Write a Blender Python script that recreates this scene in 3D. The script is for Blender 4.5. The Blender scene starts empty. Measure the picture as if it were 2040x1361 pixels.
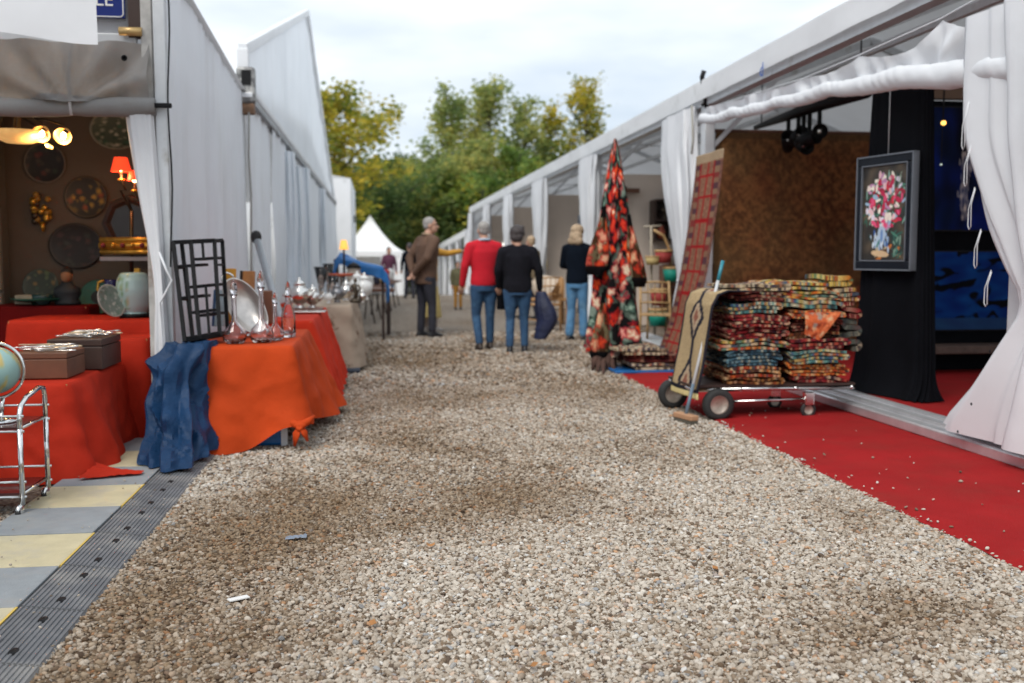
import bpy, math, random
import numpy as np
from mathutils import Vector, Matrix, noise
R = math.radians
rng = random.Random(7)
NP = np.random.default_rng(11)
sc = bpy.context.scene
C = sc.collection

# ------------------------------------------------------------------ camera
FPX, CXP, CYP, EYE = 1983.3, 1020.0, 680.5, 1.25          # 35 mm lens on a 36 mm wide frame of 2040 px
PITCH = math.atan((680.5 - 512) / FPX)
YAW = math.atan(266 * math.cos(PITCH) / FPX)
cam = bpy.data.cameras.new('camera')
cam.lens = 35.0; cam.sensor_width = 36.0
cam.clip_start = 0.05; cam.clip_end = 2000
cam.dof.use_dof = True; cam.dof.focus_distance = 3.9; cam.dof.aperture_fstop = 2.3
camo = bpy.data.objects.new('camera', cam); C.objects.link(camo)
camo.location = (0, 0, EYE)
camo.rotation_euler = (R(90) - PITCH, 0, -YAW)
sc.camera = camo

# ------------------------------------------------------------------ world, sun, exposure
SUN_EL, SUN_AZ = R(50), R(214)           # azimuth from +Y clockwise: behind the camera, towards the left
w = bpy.data.worlds.new('World'); sc.world = w; w.use_nodes = True
nt = w.node_tree; nt.nodes.clear()
out = nt.nodes.new('ShaderNodeOutputWorld'); bg = nt.nodes.new('ShaderNodeBackground')
sky = nt.nodes.new('ShaderNodeTexSky'); sky.sky_type = 'NISHITA'; sky.sun_disc = False
sky.sun_elevation = SUN_EL; sky.sun_rotation = SUN_AZ; sky.air_density = 1.0; sky.dust_density = 3.0
tc = nt.nodes.new('ShaderNodeTexCoord'); mp = nt.nodes.new('ShaderNodeMapping'); mp.inputs['Scale'].default_value = (1.0, 1.0, 3.2)
mp.inputs['Location'].default_value = (.35, .1, .22)
nz = nt.nodes.new('ShaderNodeTexNoise'); nz.inputs['Scale'].default_value = 2.3; nz.inputs['Detail'].default_value = 5; nz.inputs['Roughness'].default_value = .5
rp = nt.nodes.new('ShaderNodeValToRGB')
rp.color_ramp.elements[0].position = .36; rp.color_ramp.elements[0].color = (.47, .545, .63, 1)
rp.color_ramp.elements[1].position = .60; rp.color_ramp.elements[1].color = (.80, .83, .85, 1)
mul = nt.nodes.new('ShaderNodeVectorMath'); mul.operation = 'SCALE'; mul.inputs['Scale'].default_value = 9.6
mx = nt.nodes.new('ShaderNodeMix'); mx.data_type = 'RGBA'; mx.inputs['Factor'].default_value = .9
L = nt.links.new
L(tc.outputs['Generated'], mp.inputs['Vector']); L(mp.outputs[0], nz.inputs['Vector']); L(nz.outputs['Fac'], rp.inputs['Fac'])
L(rp.outputs['Color'], mul.inputs[0]); L(sky.outputs['Color'], mx.inputs['A']); L(mul.outputs[0], mx.inputs['B'])
L(mx.outputs['Result'], bg.inputs['Color']); bg.inputs['Strength'].default_value = .1; L(bg.outputs[0], out.inputs['Surface'])
sl = bpy.data.lights.new('sun', 'SUN'); sl.energy = 1.5; sl.angle = R(30); sl.color = (1, .96, .9)
so = bpy.data.objects.new('sun', sl); C.objects.link(so)
sd = Vector((math.sin(SUN_AZ) * math.cos(SUN_EL), math.cos(SUN_AZ) * math.cos(SUN_EL), math.sin(SUN_EL)))
so.rotation_euler = sd.to_track_quat('Z', 'Y').to_euler(); so.location = sd * 40
vs = sc.view_settings; vs.view_transform = 'Standard'; vs.look = 'None'; vs.exposure = 0.66; vs.gamma = 1; vs.use_curve_mapping = False
sc.cycles.max_bounces = 8; sc.cycles.transparent_max_bounces = 8; sc.cycles.caustics_reflective = False; sc.cycles.caustics_refractive = False
sc.cycles.sample_clamp_indirect = 6

# ------------------------------------------------------------------ places measured from the photograph
_fw = Vector((math.sin(YAW) * math.cos(PITCH), math.cos(YAW) * math.cos(PITCH), -math.sin(PITCH)))
_rt = Vector((math.cos(YAW), -math.sin(YAW), 0)); _up = _rt.cross(_fw); _eye = Vector((0, 0, EYE))
def _ray(x, y): return _fw + _rt * ((x - CXP) / FPX) - _up * ((y - CYP) / FPX)
def GZ(x, y, z=0.): d = _ray(x, y); return _eye + d * ((z - EYE) / d.z)
def AX(x, y, X): d = _ray(x, y); return _eye + d * (X / d.x)
def AY(x, y, Y): d = _ray(x, y); return _eye + d * (Y / d.y)
def smooth(a, b, x): t = min(1, max(0, (x - a) / (b - a))); return t * t * (3 - 2 * t)
def ground_z(y): return -1.25 * smooth(27, 70, y)

# ------------------------------------------------------------------ helpers
def lin(c):
    if isinstance(c, str): c = tuple(int(c[i:i + 2], 16) / 255 for i in (0, 2, 4))
    return tuple(((v + .055) / 1.055) ** 2.4 if v > .04045 else v / 12.92 for v in c[:3])
def tag(o, label=None, cat=None, group=None, kind=None):
    if label: o['label'] = label
    if cat: o['category'] = cat
    if group: o['group'] = group
    if kind: o['kind'] = kind
    return o
def empty(name, loc, label=None, cat=None, group=None, rz=0., kind=None):
    o = bpy.data.objects.new(name, None); C.objects.link(o); o.location = loc; o.rotation_euler = (0, 0, rz); o.empty_display_size = .1
    return tag(o, label, cat, group, kind)
def wm(o):
    return (wm(o.parent) @ o.matrix_parent_inverse if o.parent else Matrix()) @ o.matrix_basis
def par(o, p):                                                      # parts are modelled in world coordinates
    if p is not None: o.parent = p; o.matrix_parent_inverse = wm(p).inverted()
    return o
def fz(x, y, z, f=1.): return noise.noise(Vector((x * f, y * f, z * f)))
def frame(d, hint=Vector((0, 0, 1))):
    d = d.normalized()
    if abs(d.dot(hint)) > .97: hint = Vector((1, 0, 0))
    a = d.cross(hint).normalized(); return a, a.cross(d).normalized(), d

class MB:
    def __init__(s): s.v = []; s.f = []; s.uv = {}; s.col = None
    def add(s, vs, fs):
        n = len(s.v); s.v.extend([tuple(p) for p in vs]); s.f.extend([tuple(i + n for i in f) for f in fs]); return n
    def box(s, c, d, m=None):
        hx, hy, hz = d[0] / 2, d[1] / 2, d[2] / 2; c = Vector(c)
        ps = [Vector((x, y, z)) for x in (-hx, hx) for y in (-hy, hy) for z in (-hz, hz)]
        if m is not None: ps = [m @ p for p in ps]
        s.add([c + p for p in ps], [(0, 1, 3, 2), (4, 6, 7, 5), (0, 4, 5, 1), (2, 3, 7, 6), (0, 2, 6, 4), (1, 5, 7, 3)]); return s
    def bar(s, a, b, wd, ht, hint=Vector((0, 0, 1))):
        a, b = Vector(a), Vector(b); x, z, d = frame(b - a, hint)
        m = Matrix((x, d, z)).transposed(); s.box((a + b) / 2, (wd, (b - a).length, ht), m); return s
    def tube(s, pts, r, n=8, cap=True, flat=1.0):
        pts = [Vector(p) for p in pts]; rs = r if isinstance(r, (list, tuple)) else [r] * len(pts)
        rings = []; up = None
        for i, p in enumerate(pts):
            d = (pts[min(i + 1, len(pts) - 1)] - pts[max(i - 1, 0)])
            if d.length < 1e-9: d = Vector((0, 0, 1))
            if up is None: a, b, d = frame(d)
            else:
                d.normalize(); a = d.cross(up)
                if a.length < 1e-6: a, b, d = frame(d)
                else: a.normalize(); b = a.cross(d).normalized()
            up = b
            rings.append([p + (a * math.cos(2 * math.pi * k / n) + b * math.sin(2 * math.pi * k / n) * flat) * rs[i] for k in range(n)])
        vs = [q for rg in rings for q in rg]; fs = []
        for i in range(len(pts) - 1):
            for k in range(n): fs.append((i * n + k, i * n + (k + 1) % n, (i + 1) * n + (k + 1) % n, (i + 1) * n + k))
        if cap: fs.append(tuple(range(n - 1, -1, -1))); fs.append(tuple(range((len(pts) - 1) * n, len(pts) * n)))
        s.add(vs, fs); return s
    def lathe(s, prof, n=20, c=(0, 0, 0), m=None, cap=True):
        c = Vector(c); vs = []; fs = []
        for r, z in prof:
            for k in range(n):
                a = 2 * math.pi * k / n; p = Vector((r * math.cos(a), r * math.sin(a), z))
                vs.append(c + (m @ p if m is not None else p))
        for i in range(len(prof) - 1):
            for k in range(n): fs.append((i * n + k, i * n + (k + 1) % n, (i + 1) * n + (k + 1) % n, (i + 1) * n + k))
        mr_ = max(q[0] for q in prof); loop = not cap or (len(prof) >= 4 and abs(prof[0][0] - prof[-1][0]) < .15 * mr_ and abs(prof[0][1] - prof[-1][1]) < .15 * mr_)
        if prof[0][0] > 1e-5 and not loop: fs.append(tuple(range(n - 1, -1, -1)))
        if prof[-1][0] > 1e-5 and not loop: fs.append(tuple(range((len(prof) - 1) * n, len(prof) * n)))
        s.add(vs, fs); return s
    def ell(s, c, r, n=12, m=None):
        prof = [(max(1e-6, math.sin(math.pi * i / n)), -math.cos(math.pi * i / n)) for i in range(n + 1)]
        S = Matrix.Diagonal(Vector(r)); return s.lathe(prof, n + 4, c, (m @ S) if m is not None else S)
    def grid(s, fn, nu, nv, wrap=False, col=None):
        base = len(s.v); vs = []; fs = []; cs = []
        for j in range(nv + 1):
            for i in range(nu + (0 if wrap else 1)):
                vs.append(tuple(fn(i / nu, j / nv)))
                if col: cs.append(lin(col(i / nu, j / nv)))
        W = nu if wrap else nu + 1
        for j in range(nv):
            for i in range(nu):
                i2 = (i + 1) % W if wrap else i + 1
                fs.append((j * W + i, j * W + i2, (j + 1) * W + i2, (j + 1) * W + i))
        s.add(vs, fs)
        if col:
            if s.col is None: s.col = [(.5, .5, .5)] * base
            s.col.extend(cs)
        return s
    def build(s, name, mat, parent=None, sm=True, bev=0., loc=None, weld=False):
        me = bpy.data.meshes.new(name); me.from_pydata(s.v, [], s.f)
        if s.col is not None:
            while len(s.col) < len(s.v): s.col.append((.5, .5, .5))
            at = me.color_attributes.new('Col', 'FLOAT_COLOR', 'POINT')
            a = np.ones((len(s.v), 4), np.float32); a[:, :3] = np.array(s.col); at.data.foreach_set('color', a.ravel())
        if mat is not None: me.materials.append(mat)
        me.update()
        if sm: me.shade_smooth()
        o = bpy.data.objects.new(name, me); C.objects.link(o)
        if sm == 'auto':
            me.set_sharp_from_angle(angle=R(38))
        if loc is not None: o.location = loc
        if bev:
            b = o.modifiers.new('bevel', 'BEVEL'); b.width = bev; b.segments = 2; b.limit_method = 'ANGLE'; b.angle_limit = R(40)
        return par(o, parent)

# ------------------------------------------------------------------ materials
_M = {}
def M(name, col=(.5, .5, .5), rough=.6, metal=0., var=.12, vs=5., bump=0., bs=60., trans=0., stain=None, vc=False, spec=.5, emit=0., bstretch=None, tint=None):
    if name in _M: return _M[name]
    m = bpy.data.materials.new(name); m.use_nodes = True; _M[name] = m
    t = m.node_tree; t.nodes.clear(); N = t.nodes.new; K = t.links.new
    o = N('ShaderNodeOutputMaterial'); p = N('ShaderNodeBsdfPrincipled'); co = N('ShaderNodeTexCoord')
    p.inputs['Roughness'].default_value = rough; p.inputs['Metallic'].default_value = metal; p.inputs['Specular IOR Level'].default_value = spec
    if vc:
        a = N('ShaderNodeAttribute'); a.attribute_name = 'Col'; src = a.outputs['Color']
    else:
        rgb = N('ShaderNodeRGB'); rgb.outputs[0].default_value = (*(lin(col) if isinstance(col, str) else col), 1); src = rgb.outputs[0]
    if var:
        n = N('ShaderNodeTexNoise'); n.inputs['Scale'].default_value = vs; n.inputs['Detail'].default_value = 6; n.inputs['Roughness'].default_value = .6
        K(co.outputs['Object'], n.inputs['Vector'])
        mr = N('ShaderNodeMapRange'); mr.inputs['From Min'].default_value = .3; mr.inputs['From Max'].default_value = .7
        mr.inputs['To Min'].default_value = 1 - var; mr.inputs['To Max'].default_value = 1 + var; K(n.outputs['Fac'], mr.inputs['Value'])
        sc_ = N('ShaderNodeVectorMath'); sc_.operation = 'SCALE'; K(src, sc_.inputs[0]); K(mr.outputs[0], sc_.inputs['Scale']); src = sc_.outputs[0]
    if stain:
        scol, ss, lo, hi = stain[:4]
        n = N('ShaderNodeTexNoise'); n.inputs['Scale'].default_value = ss; n.inputs['Detail'].default_value = 7; n.inputs['Roughness'].default_value = .65
        if len(stain) > 4:
            mpn = N('ShaderNodeMapping'); mpn.inputs['Scale'].default_value = stain[4]; K(co.outputs['Object'], mpn.inputs['Vector']); K(mpn.outputs[0], n.inputs['Vector'])
        else: K(co.outputs['Object'], n.inputs['Vector'])
        mr = N('ShaderNodeMapRange'); mr.inputs['From Min'].default_value = lo; mr.inputs['From Max'].default_value = hi; K(n.outputs['Fac'], mr.inputs['Value'])
        mi = N('ShaderNodeMix'); mi.data_type = 'RGBA'; K(mr.outputs[0], mi.inputs['Factor']); K(src, mi.inputs['A'])
        mi.inputs['B'].default_value = (*(lin(scol) if isinstance(scol, str) else scol), 1); src = mi.outputs['Result']
    K(src, p.inputs['Base Color'])
    nrm = None
    if bump:
        n = N('ShaderNodeTexNoise'); n.inputs['Scale'].default_value = bs; n.inputs['Detail'].default_value = 5
        if bstretch:
            mpn = N('ShaderNodeMapping'); mpn.inputs['Scale'].default_value = bstretch; K(co.outputs['Object'], mpn.inputs['Vector']); K(mpn.outputs[0], n.inputs['Vector'])
        else: K(co.outputs['Object'], n.inputs['Vector'])
        b = N('ShaderNodeBump'); b.inputs['Strength'].default_value = bump; b.inputs['Distance'].default_value = .02
        K(n.outputs['Fac'], b.inputs['Height']); K(b.outputs[0], p.inputs['Normal']); nrm = b.outputs[0]
    if emit:
        K(src, p.inputs['Emission Color']); p.inputs['Emission Strength'].default_value = emit
    sh = p.outputs[0]
    if trans:
        tr = N('ShaderNodeBsdfTranslucent'); K(src, tr.inputs['Color'])
        if nrm: K(nrm, tr.inputs['Normal'])
        ms = N('ShaderNodeMixShader'); ms.inputs[0].default_value = trans; K(sh, ms.inputs[1]); K(tr.outputs[0], ms.inputs[2]); sh = ms.outputs[0]
    K(sh, o.inputs['Surface']); return m
def glass(name, col=(1, 1, 1), rough=.02, ior=1.3):
    if name in _M: return _M[name]
    m = M(name, col, rough, var=0); p = [n for n in m.node_tree.nodes if n.type == 'BSDF_PRINCIPLED'][0]
    p.inputs['Transmission Weight'].default_value = 1; p.inputs['IOR'].default_value = ior; return m

PVC = M('tent_pvc', (.90, .915, .93), .45, var=.05, vs=1.2, bump=.12, bs=3.5, trans=.28, stain=((.55, .56, .55), 1.1, .60, .78))
PVCD = M('tent_pvc_weathered', (.87, .915, .96), .5, var=.05, vs=1.0, bump=.15, bs=4, trans=.2, stain=((.70, .72, .73), 1.6, .56, .9, (1, 1, .18)))
ROOFM = M('tent_roof_blockout', (.60, .61, .63), .55, var=.06, vs=.8, bump=.08, bs=3, trans=.22)
CANVAS = M('grey_canvas', (.37, .365, .36), .7, var=.12, vs=3, bump=.2, bs=9, trans=.35, stain=((.33, .30, .27), 2.2, .5, .75))
CURT = M('white_curtain', (.80, .815, .84), .55, var=.03, vs=2, bump=.14, bs=8, trans=.18)
ALU = M('aluminium', (.70, .71, .73), .36, .65, var=.1, vs=8, bump=.05, bs=40)
ALUP = M('painted_aluminium', (.62, .64, .66), .45, .2, var=.08, vs=6, stain=((.35, .33, .30), 3, .6, .75))
STEEL = M('chrome', (.75, .75, .74), .14, 1., var=.06, vs=12)
SILVER = M('silver', (.78, .76, .72), .2, 1., var=.12, vs=20)
BLACK = M('black_metal', (.007, .007, .008), .55, var=.2, vs=20, spec=.2)
RUBBER = M('black_rubber', (.02, .02, .02), .75, var=.2, vs=30)
BLKCL = M('black_cloth', (.0045, .005, .007), .9, var=.25, vs=3, bump=.15, bs=6, spec=.08)
ORANGE = M('orange_cloth', (.50, .055, .009), .8, var=.14, vs=3, bump=.5, bs=6, trans=.08, spec=.15)
REDCL = M('red_cloth', (.46, .026, .010), .8, var=.14, vs=3, bump=.5, bs=6, trans=.08, spec=.15)
DRED = M('dark_red_cloth', (.15, .005, .005), .85, var=.15, vs=3, bump=.15, bs=10, spec=.15)
CARP = M('red_felt_carpet', (.30, .014, .015), .95, var=.14, vs=2.2, bump=.25, bs=130, stain=((.25, .024, .02), 1.6, .45, .75), spec=.1)
TARP = M('blue_tarpaulin', (.003, .030, .088), .58, var=.14, vs=3, bump=.55, bs=19, stain=((.006, .045, .125), 2, .5, .8), spec=.28)
TARPB = M('bright_blue_tarpaulin', (.008, .115, .34), .4, var=.2, vs=4, bump=.3, bs=12)
WOODB = M('brown_wood', (.14, .055, .028), .5, var=.3, vs=5, bump=.1, bs=40, bstretch=(1, 12, 12))
WOODD = M('dark_wood', (.035, .017, .012), .5, var=.3, vs=6)
WOODL = M('light_wood', (.42, .22, .08), .5, var=.25, vs=6)
BAMB = M('bamboo', (.42, .26, .11), .5, var=.3, vs=14)
GOLD = M('gilt', (.65, .36, .06), .35, .75, var=.3, vs=25)
BRONZE = M('bronze', (.09, .07, .05), .4, .7, var=.3, vs=20)
PORC = M('white_porcelain', (.78, .78, .76), .2, var=.06, vs=9)
VC = M('painted_surface', vc=True, rough=.5, var=.08, vs=30)
VCR = M('woven_wool', vc=True, rough=.95, var=.22, vs=60, bump=.5, bs=160, spec=.1)
GLASS = glass('clear_glass', (.97, .94, .96), .03, 1.42)

# ------------------------------------------------------------------ ground, carpet, mats
DIRTS = [(-.75, 3.6, .55, 1.5, .9), (-.35, 4.9, .5, .9, .75), (.55, 5.1, .55, .9, .75), (.2, 6.6, .8, .6, .55), (1.5, 6.1, .9, .45, .6), (1.25, 8.9, 1.4, 1.4, .45),
         (-.2, 8.2, .5, 1.2, .5), (2.25, 4.35, .3, .5, .4), (.6, 12.5, 2., 2.5, .35), (1.4, 3.0, .3, .25, .3), (2.2, 9.2, .7, .8, .4), (1.9, 3.2, .35, .3, .35)]
def dirt(x, y):
    d = 0.
    for cx, cy, sx, sy, a in DIRTS: d += a * math.exp(-((x - cx) / sx) ** 2 - ((y - cy) / sy) ** 2)
    d += .34 * smooth(8, 13, y) + .12 * smooth(14, 19, y)
    d += .45 * fz(x, y, 3.3, .9) + .3 * fz(x, y, 8.1, 2.6)
    return min(1, max(0, d))
gm = bpy.data.materials.new('gravel_bed'); gm.use_nodes = True
def gravel_nodes(m, stone):
    t = m.node_tree; t.nodes.clear(); N = t.nodes.new; K = t.links.new
    o = N('ShaderNodeOutputMaterial'); p = N('ShaderNodeBsdfPrincipled'); p.inputs['Roughness'].default_value = .85; p.inputs['Specular IOR Level'].default_value = .25
    a = N('ShaderNodeAttribute'); a.attribute_name = 'dirt'
    r = N('ShaderNodeValToRGB'); r.color_ramp.interpolation = 'LINEAR'; e = r.color_ramp.elements
    cols = [(.0, (.10, .07, .05)), (.12, (.24, .18, .125)), (.3, (.44, .385, .32)), (.5, (.56, .505, .435)), (.7, (.37, .32, .26)), (.82, (.62, .57, .50)), (.9, (.46, .27, .15)), (.94, (.26, .27, .28)), (1., (.72, .69, .64))]
    e[0].position, e[0].color = cols[0][0], (*cols[0][1], 1); e[1].position, e[1].color = cols[-1][0], (*cols[-1][1], 1)
    for q, c in cols[1:-1]: x = e.new(q); x.color = (*c, 1)
    mi = N('ShaderNodeMix'); mi.data_type = 'RGBA'; mi.blend_type = 'MULTIPLY'; mi.inputs['B'].default_value = (.48, .38, .28, 1)
    if stone:
        a.attribute_type = 'INSTANCER'; oi = N('ShaderNodeObjectInfo'); K(oi.outputs['Random'], r.inputs['Fac'])
        co = N('ShaderNodeTexCoord'); n = N('ShaderNodeTexNoise'); n.inputs['Scale'].default_value = 90; n.inputs['Detail'].default_value = 3; K(co.outputs['Object'], n.inputs['Vector'])
        mr = N('ShaderNodeMapRange'); mr.inputs['To Min'].default_value = .62; mr.inputs['To Max'].default_value = 1.3; K(n.outputs['Fac'], mr.inputs['Value'])
        v = N('ShaderNodeVectorMath'); v.operation = 'SCALE'; K(r.outputs[0], v.inputs[0]); K(mr.outputs[0], v.inputs['Scale']); src = v.outputs[0]
    else:
        co = N('ShaderNodeTexCoord'); vo = N('ShaderNodeTexVoronoi'); vo.inputs['Scale'].default_value = 62; vo.inputs['Randomness'].default_value = 1
        K(co.outputs['Object'], vo.inputs['Vector']); sx = N('ShaderNodeSeparateColor'); K(vo.outputs['Color'], sx.inputs[0]); K(sx.outputs[0], r.inputs['Fac'])
        mr = N('ShaderNodeMapRange'); mr.inputs['From Max'].default_value = .8; mr.inputs['To Min'].default_value = 1.0; mr.inputs['To Max'].default_value = .45; K(vo.outputs['Distance'], mr.inputs['Value'])
        v = N('ShaderNodeVectorMath'); v.operation = 'SCALE'; K(r.outputs[0], v.inputs[0]); K(mr.outputs[0], v.inputs['Scale']); src = v.outputs[0]
        b = N('ShaderNodeBump'); b.inputs['Strength'].default_value = .8; b.inputs['Distance'].default_value = .012; b.invert = True
        K(vo.outputs['Distance'], b.inputs['Height']); K(b.outputs[0], p.inputs['Normal'])
    K(src, mi.inputs['A']); K(a.outputs['Fac'], mi.inputs['Factor']); K(mi.outputs['Result'], p.inputs['Base Color']); K(p.outputs[0], o.inputs['Surface'])
gravel_nodes(gm, False)
sm_ = bpy.data.materials.new('gravel_stone'); sm_.use_nodes = True; gravel_nodes(sm_, True)

xs = np.unique(np.concatenate([np.linspace(-400, -30, 8), np.linspace(-30, -6, 10), np.arange(-6, 7, .15), np.linspace(7, 40, 10), np.linspace(40, 400, 8)]))
ys = np.unique(np.concatenate([np.linspace(-60, 0, 8), np.arange(0, 16, .15), np.arange(16, 75, 1.5), np.linspace(76, 900, 12)]))
vv = [(x, y, ground_z(y)) for y in ys for x in xs]; nx = len(xs)
ff = [(j * nx + i, j * nx + i + 1, (j + 1) * nx + i + 1, (j + 1) * nx + i) for j in range(len(ys) - 1) for i in range(nx - 1)]
me = bpy.data.meshes.new('ground'); me.from_pydata(vv, [], ff); me.materials.append(gm)
at = me.attributes.new('dirt', 'FLOAT', 'POINT'); at.data.foreach_set('value', [min(1, dirt(p[0], p[1]) + .6 * (1 - smooth(13, 18, p[1]))) for p in vv])
go = bpy.data.objects.new('ground', me); C.objects.link(go); tag(go, kind='structure')

# loose stones: real pebbles scattered on the bed (one mass, instanced)
pts = []
def scatter(x0, x1, y0, y1, s, r0, r1):
    for y in np.arange(y0, y1, s):
        for x in np.arange(x0, x1, s):
            px, py = x + rng.uniform(-.6, .6) * s, y + rng.uniform(-.6, .6) * s
            # keep to what the lens can take in, with a margin for a step to the side
            if px < -.42 * py - .7 + (0 if py > 3 else .1) or px > .66 * py + .7: continue
            if -1.74 < px < -1.045 and py < 7.2: continue
            if px > 2.545 + .03 * fz(py * 5, 0, 5) and py < 11.4: continue
            if px < -1.1 and py > 5.2: continue
            dd = dirt(px, py)
            if rng.random() < .42 * smooth(.3, .85, dd): continue
            sz = r0 + (r1 - r0) * rng.random() ** 2.2
            pts.append((px, py, rng.uniform(-.25, .55) * sz - .15 * sz * dd, sz, min(1, max(0, dd + rng.gauss(0, .16)))))
scatter(-2.6, 2.6, 2.3, 5.4, .0102, .0048, .0135)
scatter(-1.1, 2.6, 5.4, 9.5, .0150, .007, .0155)
scatter(-1.0, 3.6, 9.5, 16.5, .033, .012, .026)
for k in range(95):                                                # strays kicked onto the red carpet
    y = rng.uniform(3.2, 8.5); x = 2.53 + (rng.random() ** 2.6) * 1.15
    pts.append((x, y, .026, rng.uniform(.004, .010), 0.))
for k in range(70):                                                 # and onto the walkway mats
    pts.append((rng.uniform(-1.72, -1.0), rng.uniform(3, 6), .048, rng.uniform(.003, .007), .2))
rng.shuffle(pts)
me = bpy.data.meshes.new('gravel'); me.from_pydata([p[:3] for p in pts], [], [])
for nm, k in (('size', 3), ('dirt', 4)):
    at = me.attributes.new(nm, 'FLOAT', 'POINT'); at.data.foreach_set('value', [p[k] for p in pts])
grav = bpy.data.objects.new('gravel', me); C.objects.link(grav); tag(grav, 'loose pale and brown gravel covering the lane', 'gravel', kind='stuff')
stones = bpy.data.collections.new('stone_shapes')
for k in range(10):
    import bmesh
    bm = bmesh.new(); bmesh.ops.create_icosphere(bm, subdivisions=2 if k < 5 else 1, radius=1)
    sx, sy, sz = rng.uniform(.8, 1.35), rng.uniform(.62, 1.0), rng.uniform(.48, .80)
    for v in bm.verts:
        q = v.co * (1 + .32 * fz(v.co.x + k * 5, v.co.y, v.co.z, 1.1) + .12 * fz(v.co.x, v.co.y + k * 9, v.co.z, 2.6)); v.co = Vector((q.x * sx, q.y * sy, q.z * sz))
    mm = bpy.data.meshes.new('pebble'); bm.to_mesh(mm); bm.free(); mm.materials.append(sm_)
    if k % 2: mm.shade_smooth()
    stones.objects.link(bpy.data.objects.new('pebble', mm))
ng = bpy.data.node_groups.new('scatter_stones', 'GeometryNodeTree')
ng.interface.new_socket('Geometry', in_out='INPUT', socket_type='NodeSocketGeometry'); ng.interface.new_socket('Geometry', in_out='OUTPUT', socket_type='NodeSocketGeometry')
N = ng.nodes.new; K = ng.links.new
gi, gout, iop, ci = N('NodeGroupInput'), N('NodeGroupOutput'), N('GeometryNodeInstanceOnPoints'), N('GeometryNodeCollectionInfo')
ci.inputs['Collection'].default_value = stones; ci.inputs['Separate Children'].default_value = True; ci.inputs['Reset Children'].default_value = True
iop.inputs['Pick Instance'].default_value = True
na = N('GeometryNodeInputNamedAttribute'); na.data_type = 'FLOAT'; na.inputs['Name'].default_value = 'size'
rv = N('FunctionNodeRandomValue'); rv.data_type = 'FLOAT_VECTOR'; rv.inputs[0].default_value = (-.6, -.6, 0); rv.inputs[1].default_value = (.6, .6, 6.283)
ri = N('FunctionNodeRandomValue'); ri.data_type = 'INT'; ri.inputs[4].default_value = 0; ri.inputs[5].default_value = 9; ri.inputs['Seed'].default_value = 5
K(gi.outputs[0], iop.inputs['Points']); K(ci.outputs[0], iop.inputs['Instance']); K(na.outputs['Attribute'], iop.inputs['Scale']); K(rv.outputs[0], iop.inputs['Rotation'])
K(ri.outputs[2], iop.inputs['Instance Index'])
K(iop.outputs[0], gout.inputs[0])
md = grav.modifiers.new('stones', 'NODES'); md.node_group = ng

# red carpet strip beside the tent floor
def carpet_fn(u, v):
    y = 1.2 + v * 9.9; x = 2.52 + u * (3.74 - 2.52) + ((.022 * fz(y * 2.4, u, 4) + .012 * fz(y * 9, u, 6)) if u < .02 else 0)
    return (x, y, .018 + .012 * fz(x * 2.4, y * 1.3, 1) + .006 * fz(x * 7, y * 5, 2) - (.012 if u < .01 else 0))
tag(MB().grid(carpet_fn, 24, 160).build('carpet', CARP), kind='structure')
# walkway of cream and grey mats with a ribbed ramp edge
CREAM = M('cream_mat', (.52, .455, .29), .7, var=.10, vs=9, bump=.15, bs=120, stain=((.42, .38, .30), 5, .5, .75))
GREYM = M('grey_mat', (.245, .265, .28), .7, var=.12, vs=9, bump=.15, bs=120, stain=((.28, .28, .27), 5, .5, .75))
YEL = M('yellow_edge', (.60, .42, .09), .7, var=.1)
RAMP = M('ramp_rubber', (.135, .14, .15), .62, var=.2, vs=8, stain=((.26, .25, .235), 4, .48, .72))
walk = empty('walkway_mats', (-1.5, 4.5, 0), kind='structure')
TP = .475
for k in range(-2, 7):
    y0 = 3.57 + k * TP; cream = (k % 2 == 1) == False
    cream = k in (-1, 1, 3, 5)
    a = MB(); dz = rng.uniform(-.002, .003)
    a.box((-1.497, y0 + TP / 2, .019 + dz), (.468, TP - .008, .036), Matrix.Rotation(rng.uniform(-.006, .006), 3, 'Z'))
    t = a.build('mat_tile', CREAM if cream else GREYM, walk, sm=False, bev=.004)
    if cream:
        b = MB(); b.box((-1.2585, y0 + TP / 2, .0195 + dz), (.008, TP - .01, .036)); b.build('edge_strip', YEL, walk, sm=False)
    # ramp piece: a wedge with ribs along it and two slots
    a = MB(); x0, x1 = -1.247, -1.03; nr = 13; prof = []
    for i in range(nr):
        u0, u1 = i / nr, (i + .55) / nr
        for uu, up in ((u0, 0), (u0 + .1 / nr, 1), (u1, 1), (u1 + .1 / nr, 0)):
            prof.append((x0 + (x1 - x0) * uu, .036 - .028 * uu + (.0045 if up else 0)))
    ya, yb = y0 + .006, y0 + TP - .006
    vs_ = [(x, ya, z) for x, z in prof] + [(x, yb, z) for x, z in prof] + [(x1, ya, 0), (x0, ya, 0), (x1, yb, 0), (x0, yb, 0)]
    n = len(prof); fs = [(i, i + 1, n + i + 1, n + i) for i in range(n - 1)] + [tuple([2 * n + 1] + list(range(n)) + [2 * n]), (n - 1, 2 * n, 2 * n + 2, 2 * n - 1), (0, n, 2 * n + 3, 2 * n + 1)]
    a.add(vs_, fs); rp_ = a.build('ramp_edge', RAMP, walk, sm=False)
    for q in (.2, .78):
        b = MB(); c = Vector((-1.14, y0 + TP * q, .0245)); b.lathe([(0.00001, .004), (.017, .0035), (.021, 0), (.021, -.004)], 14, c, Matrix.Rotation(R(7.4), 3, 'Y') @ Matrix.Diagonal((.75, 1.35, 1)))
        b.build('slot', BLACK, rp_)
    b = MB(); b.box((-1.2505, y0 + TP / 2, .018), (.006, TP - .006, .034)); 
    b.build('joint_lip', RUBBER, walk, sm=False)

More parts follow.
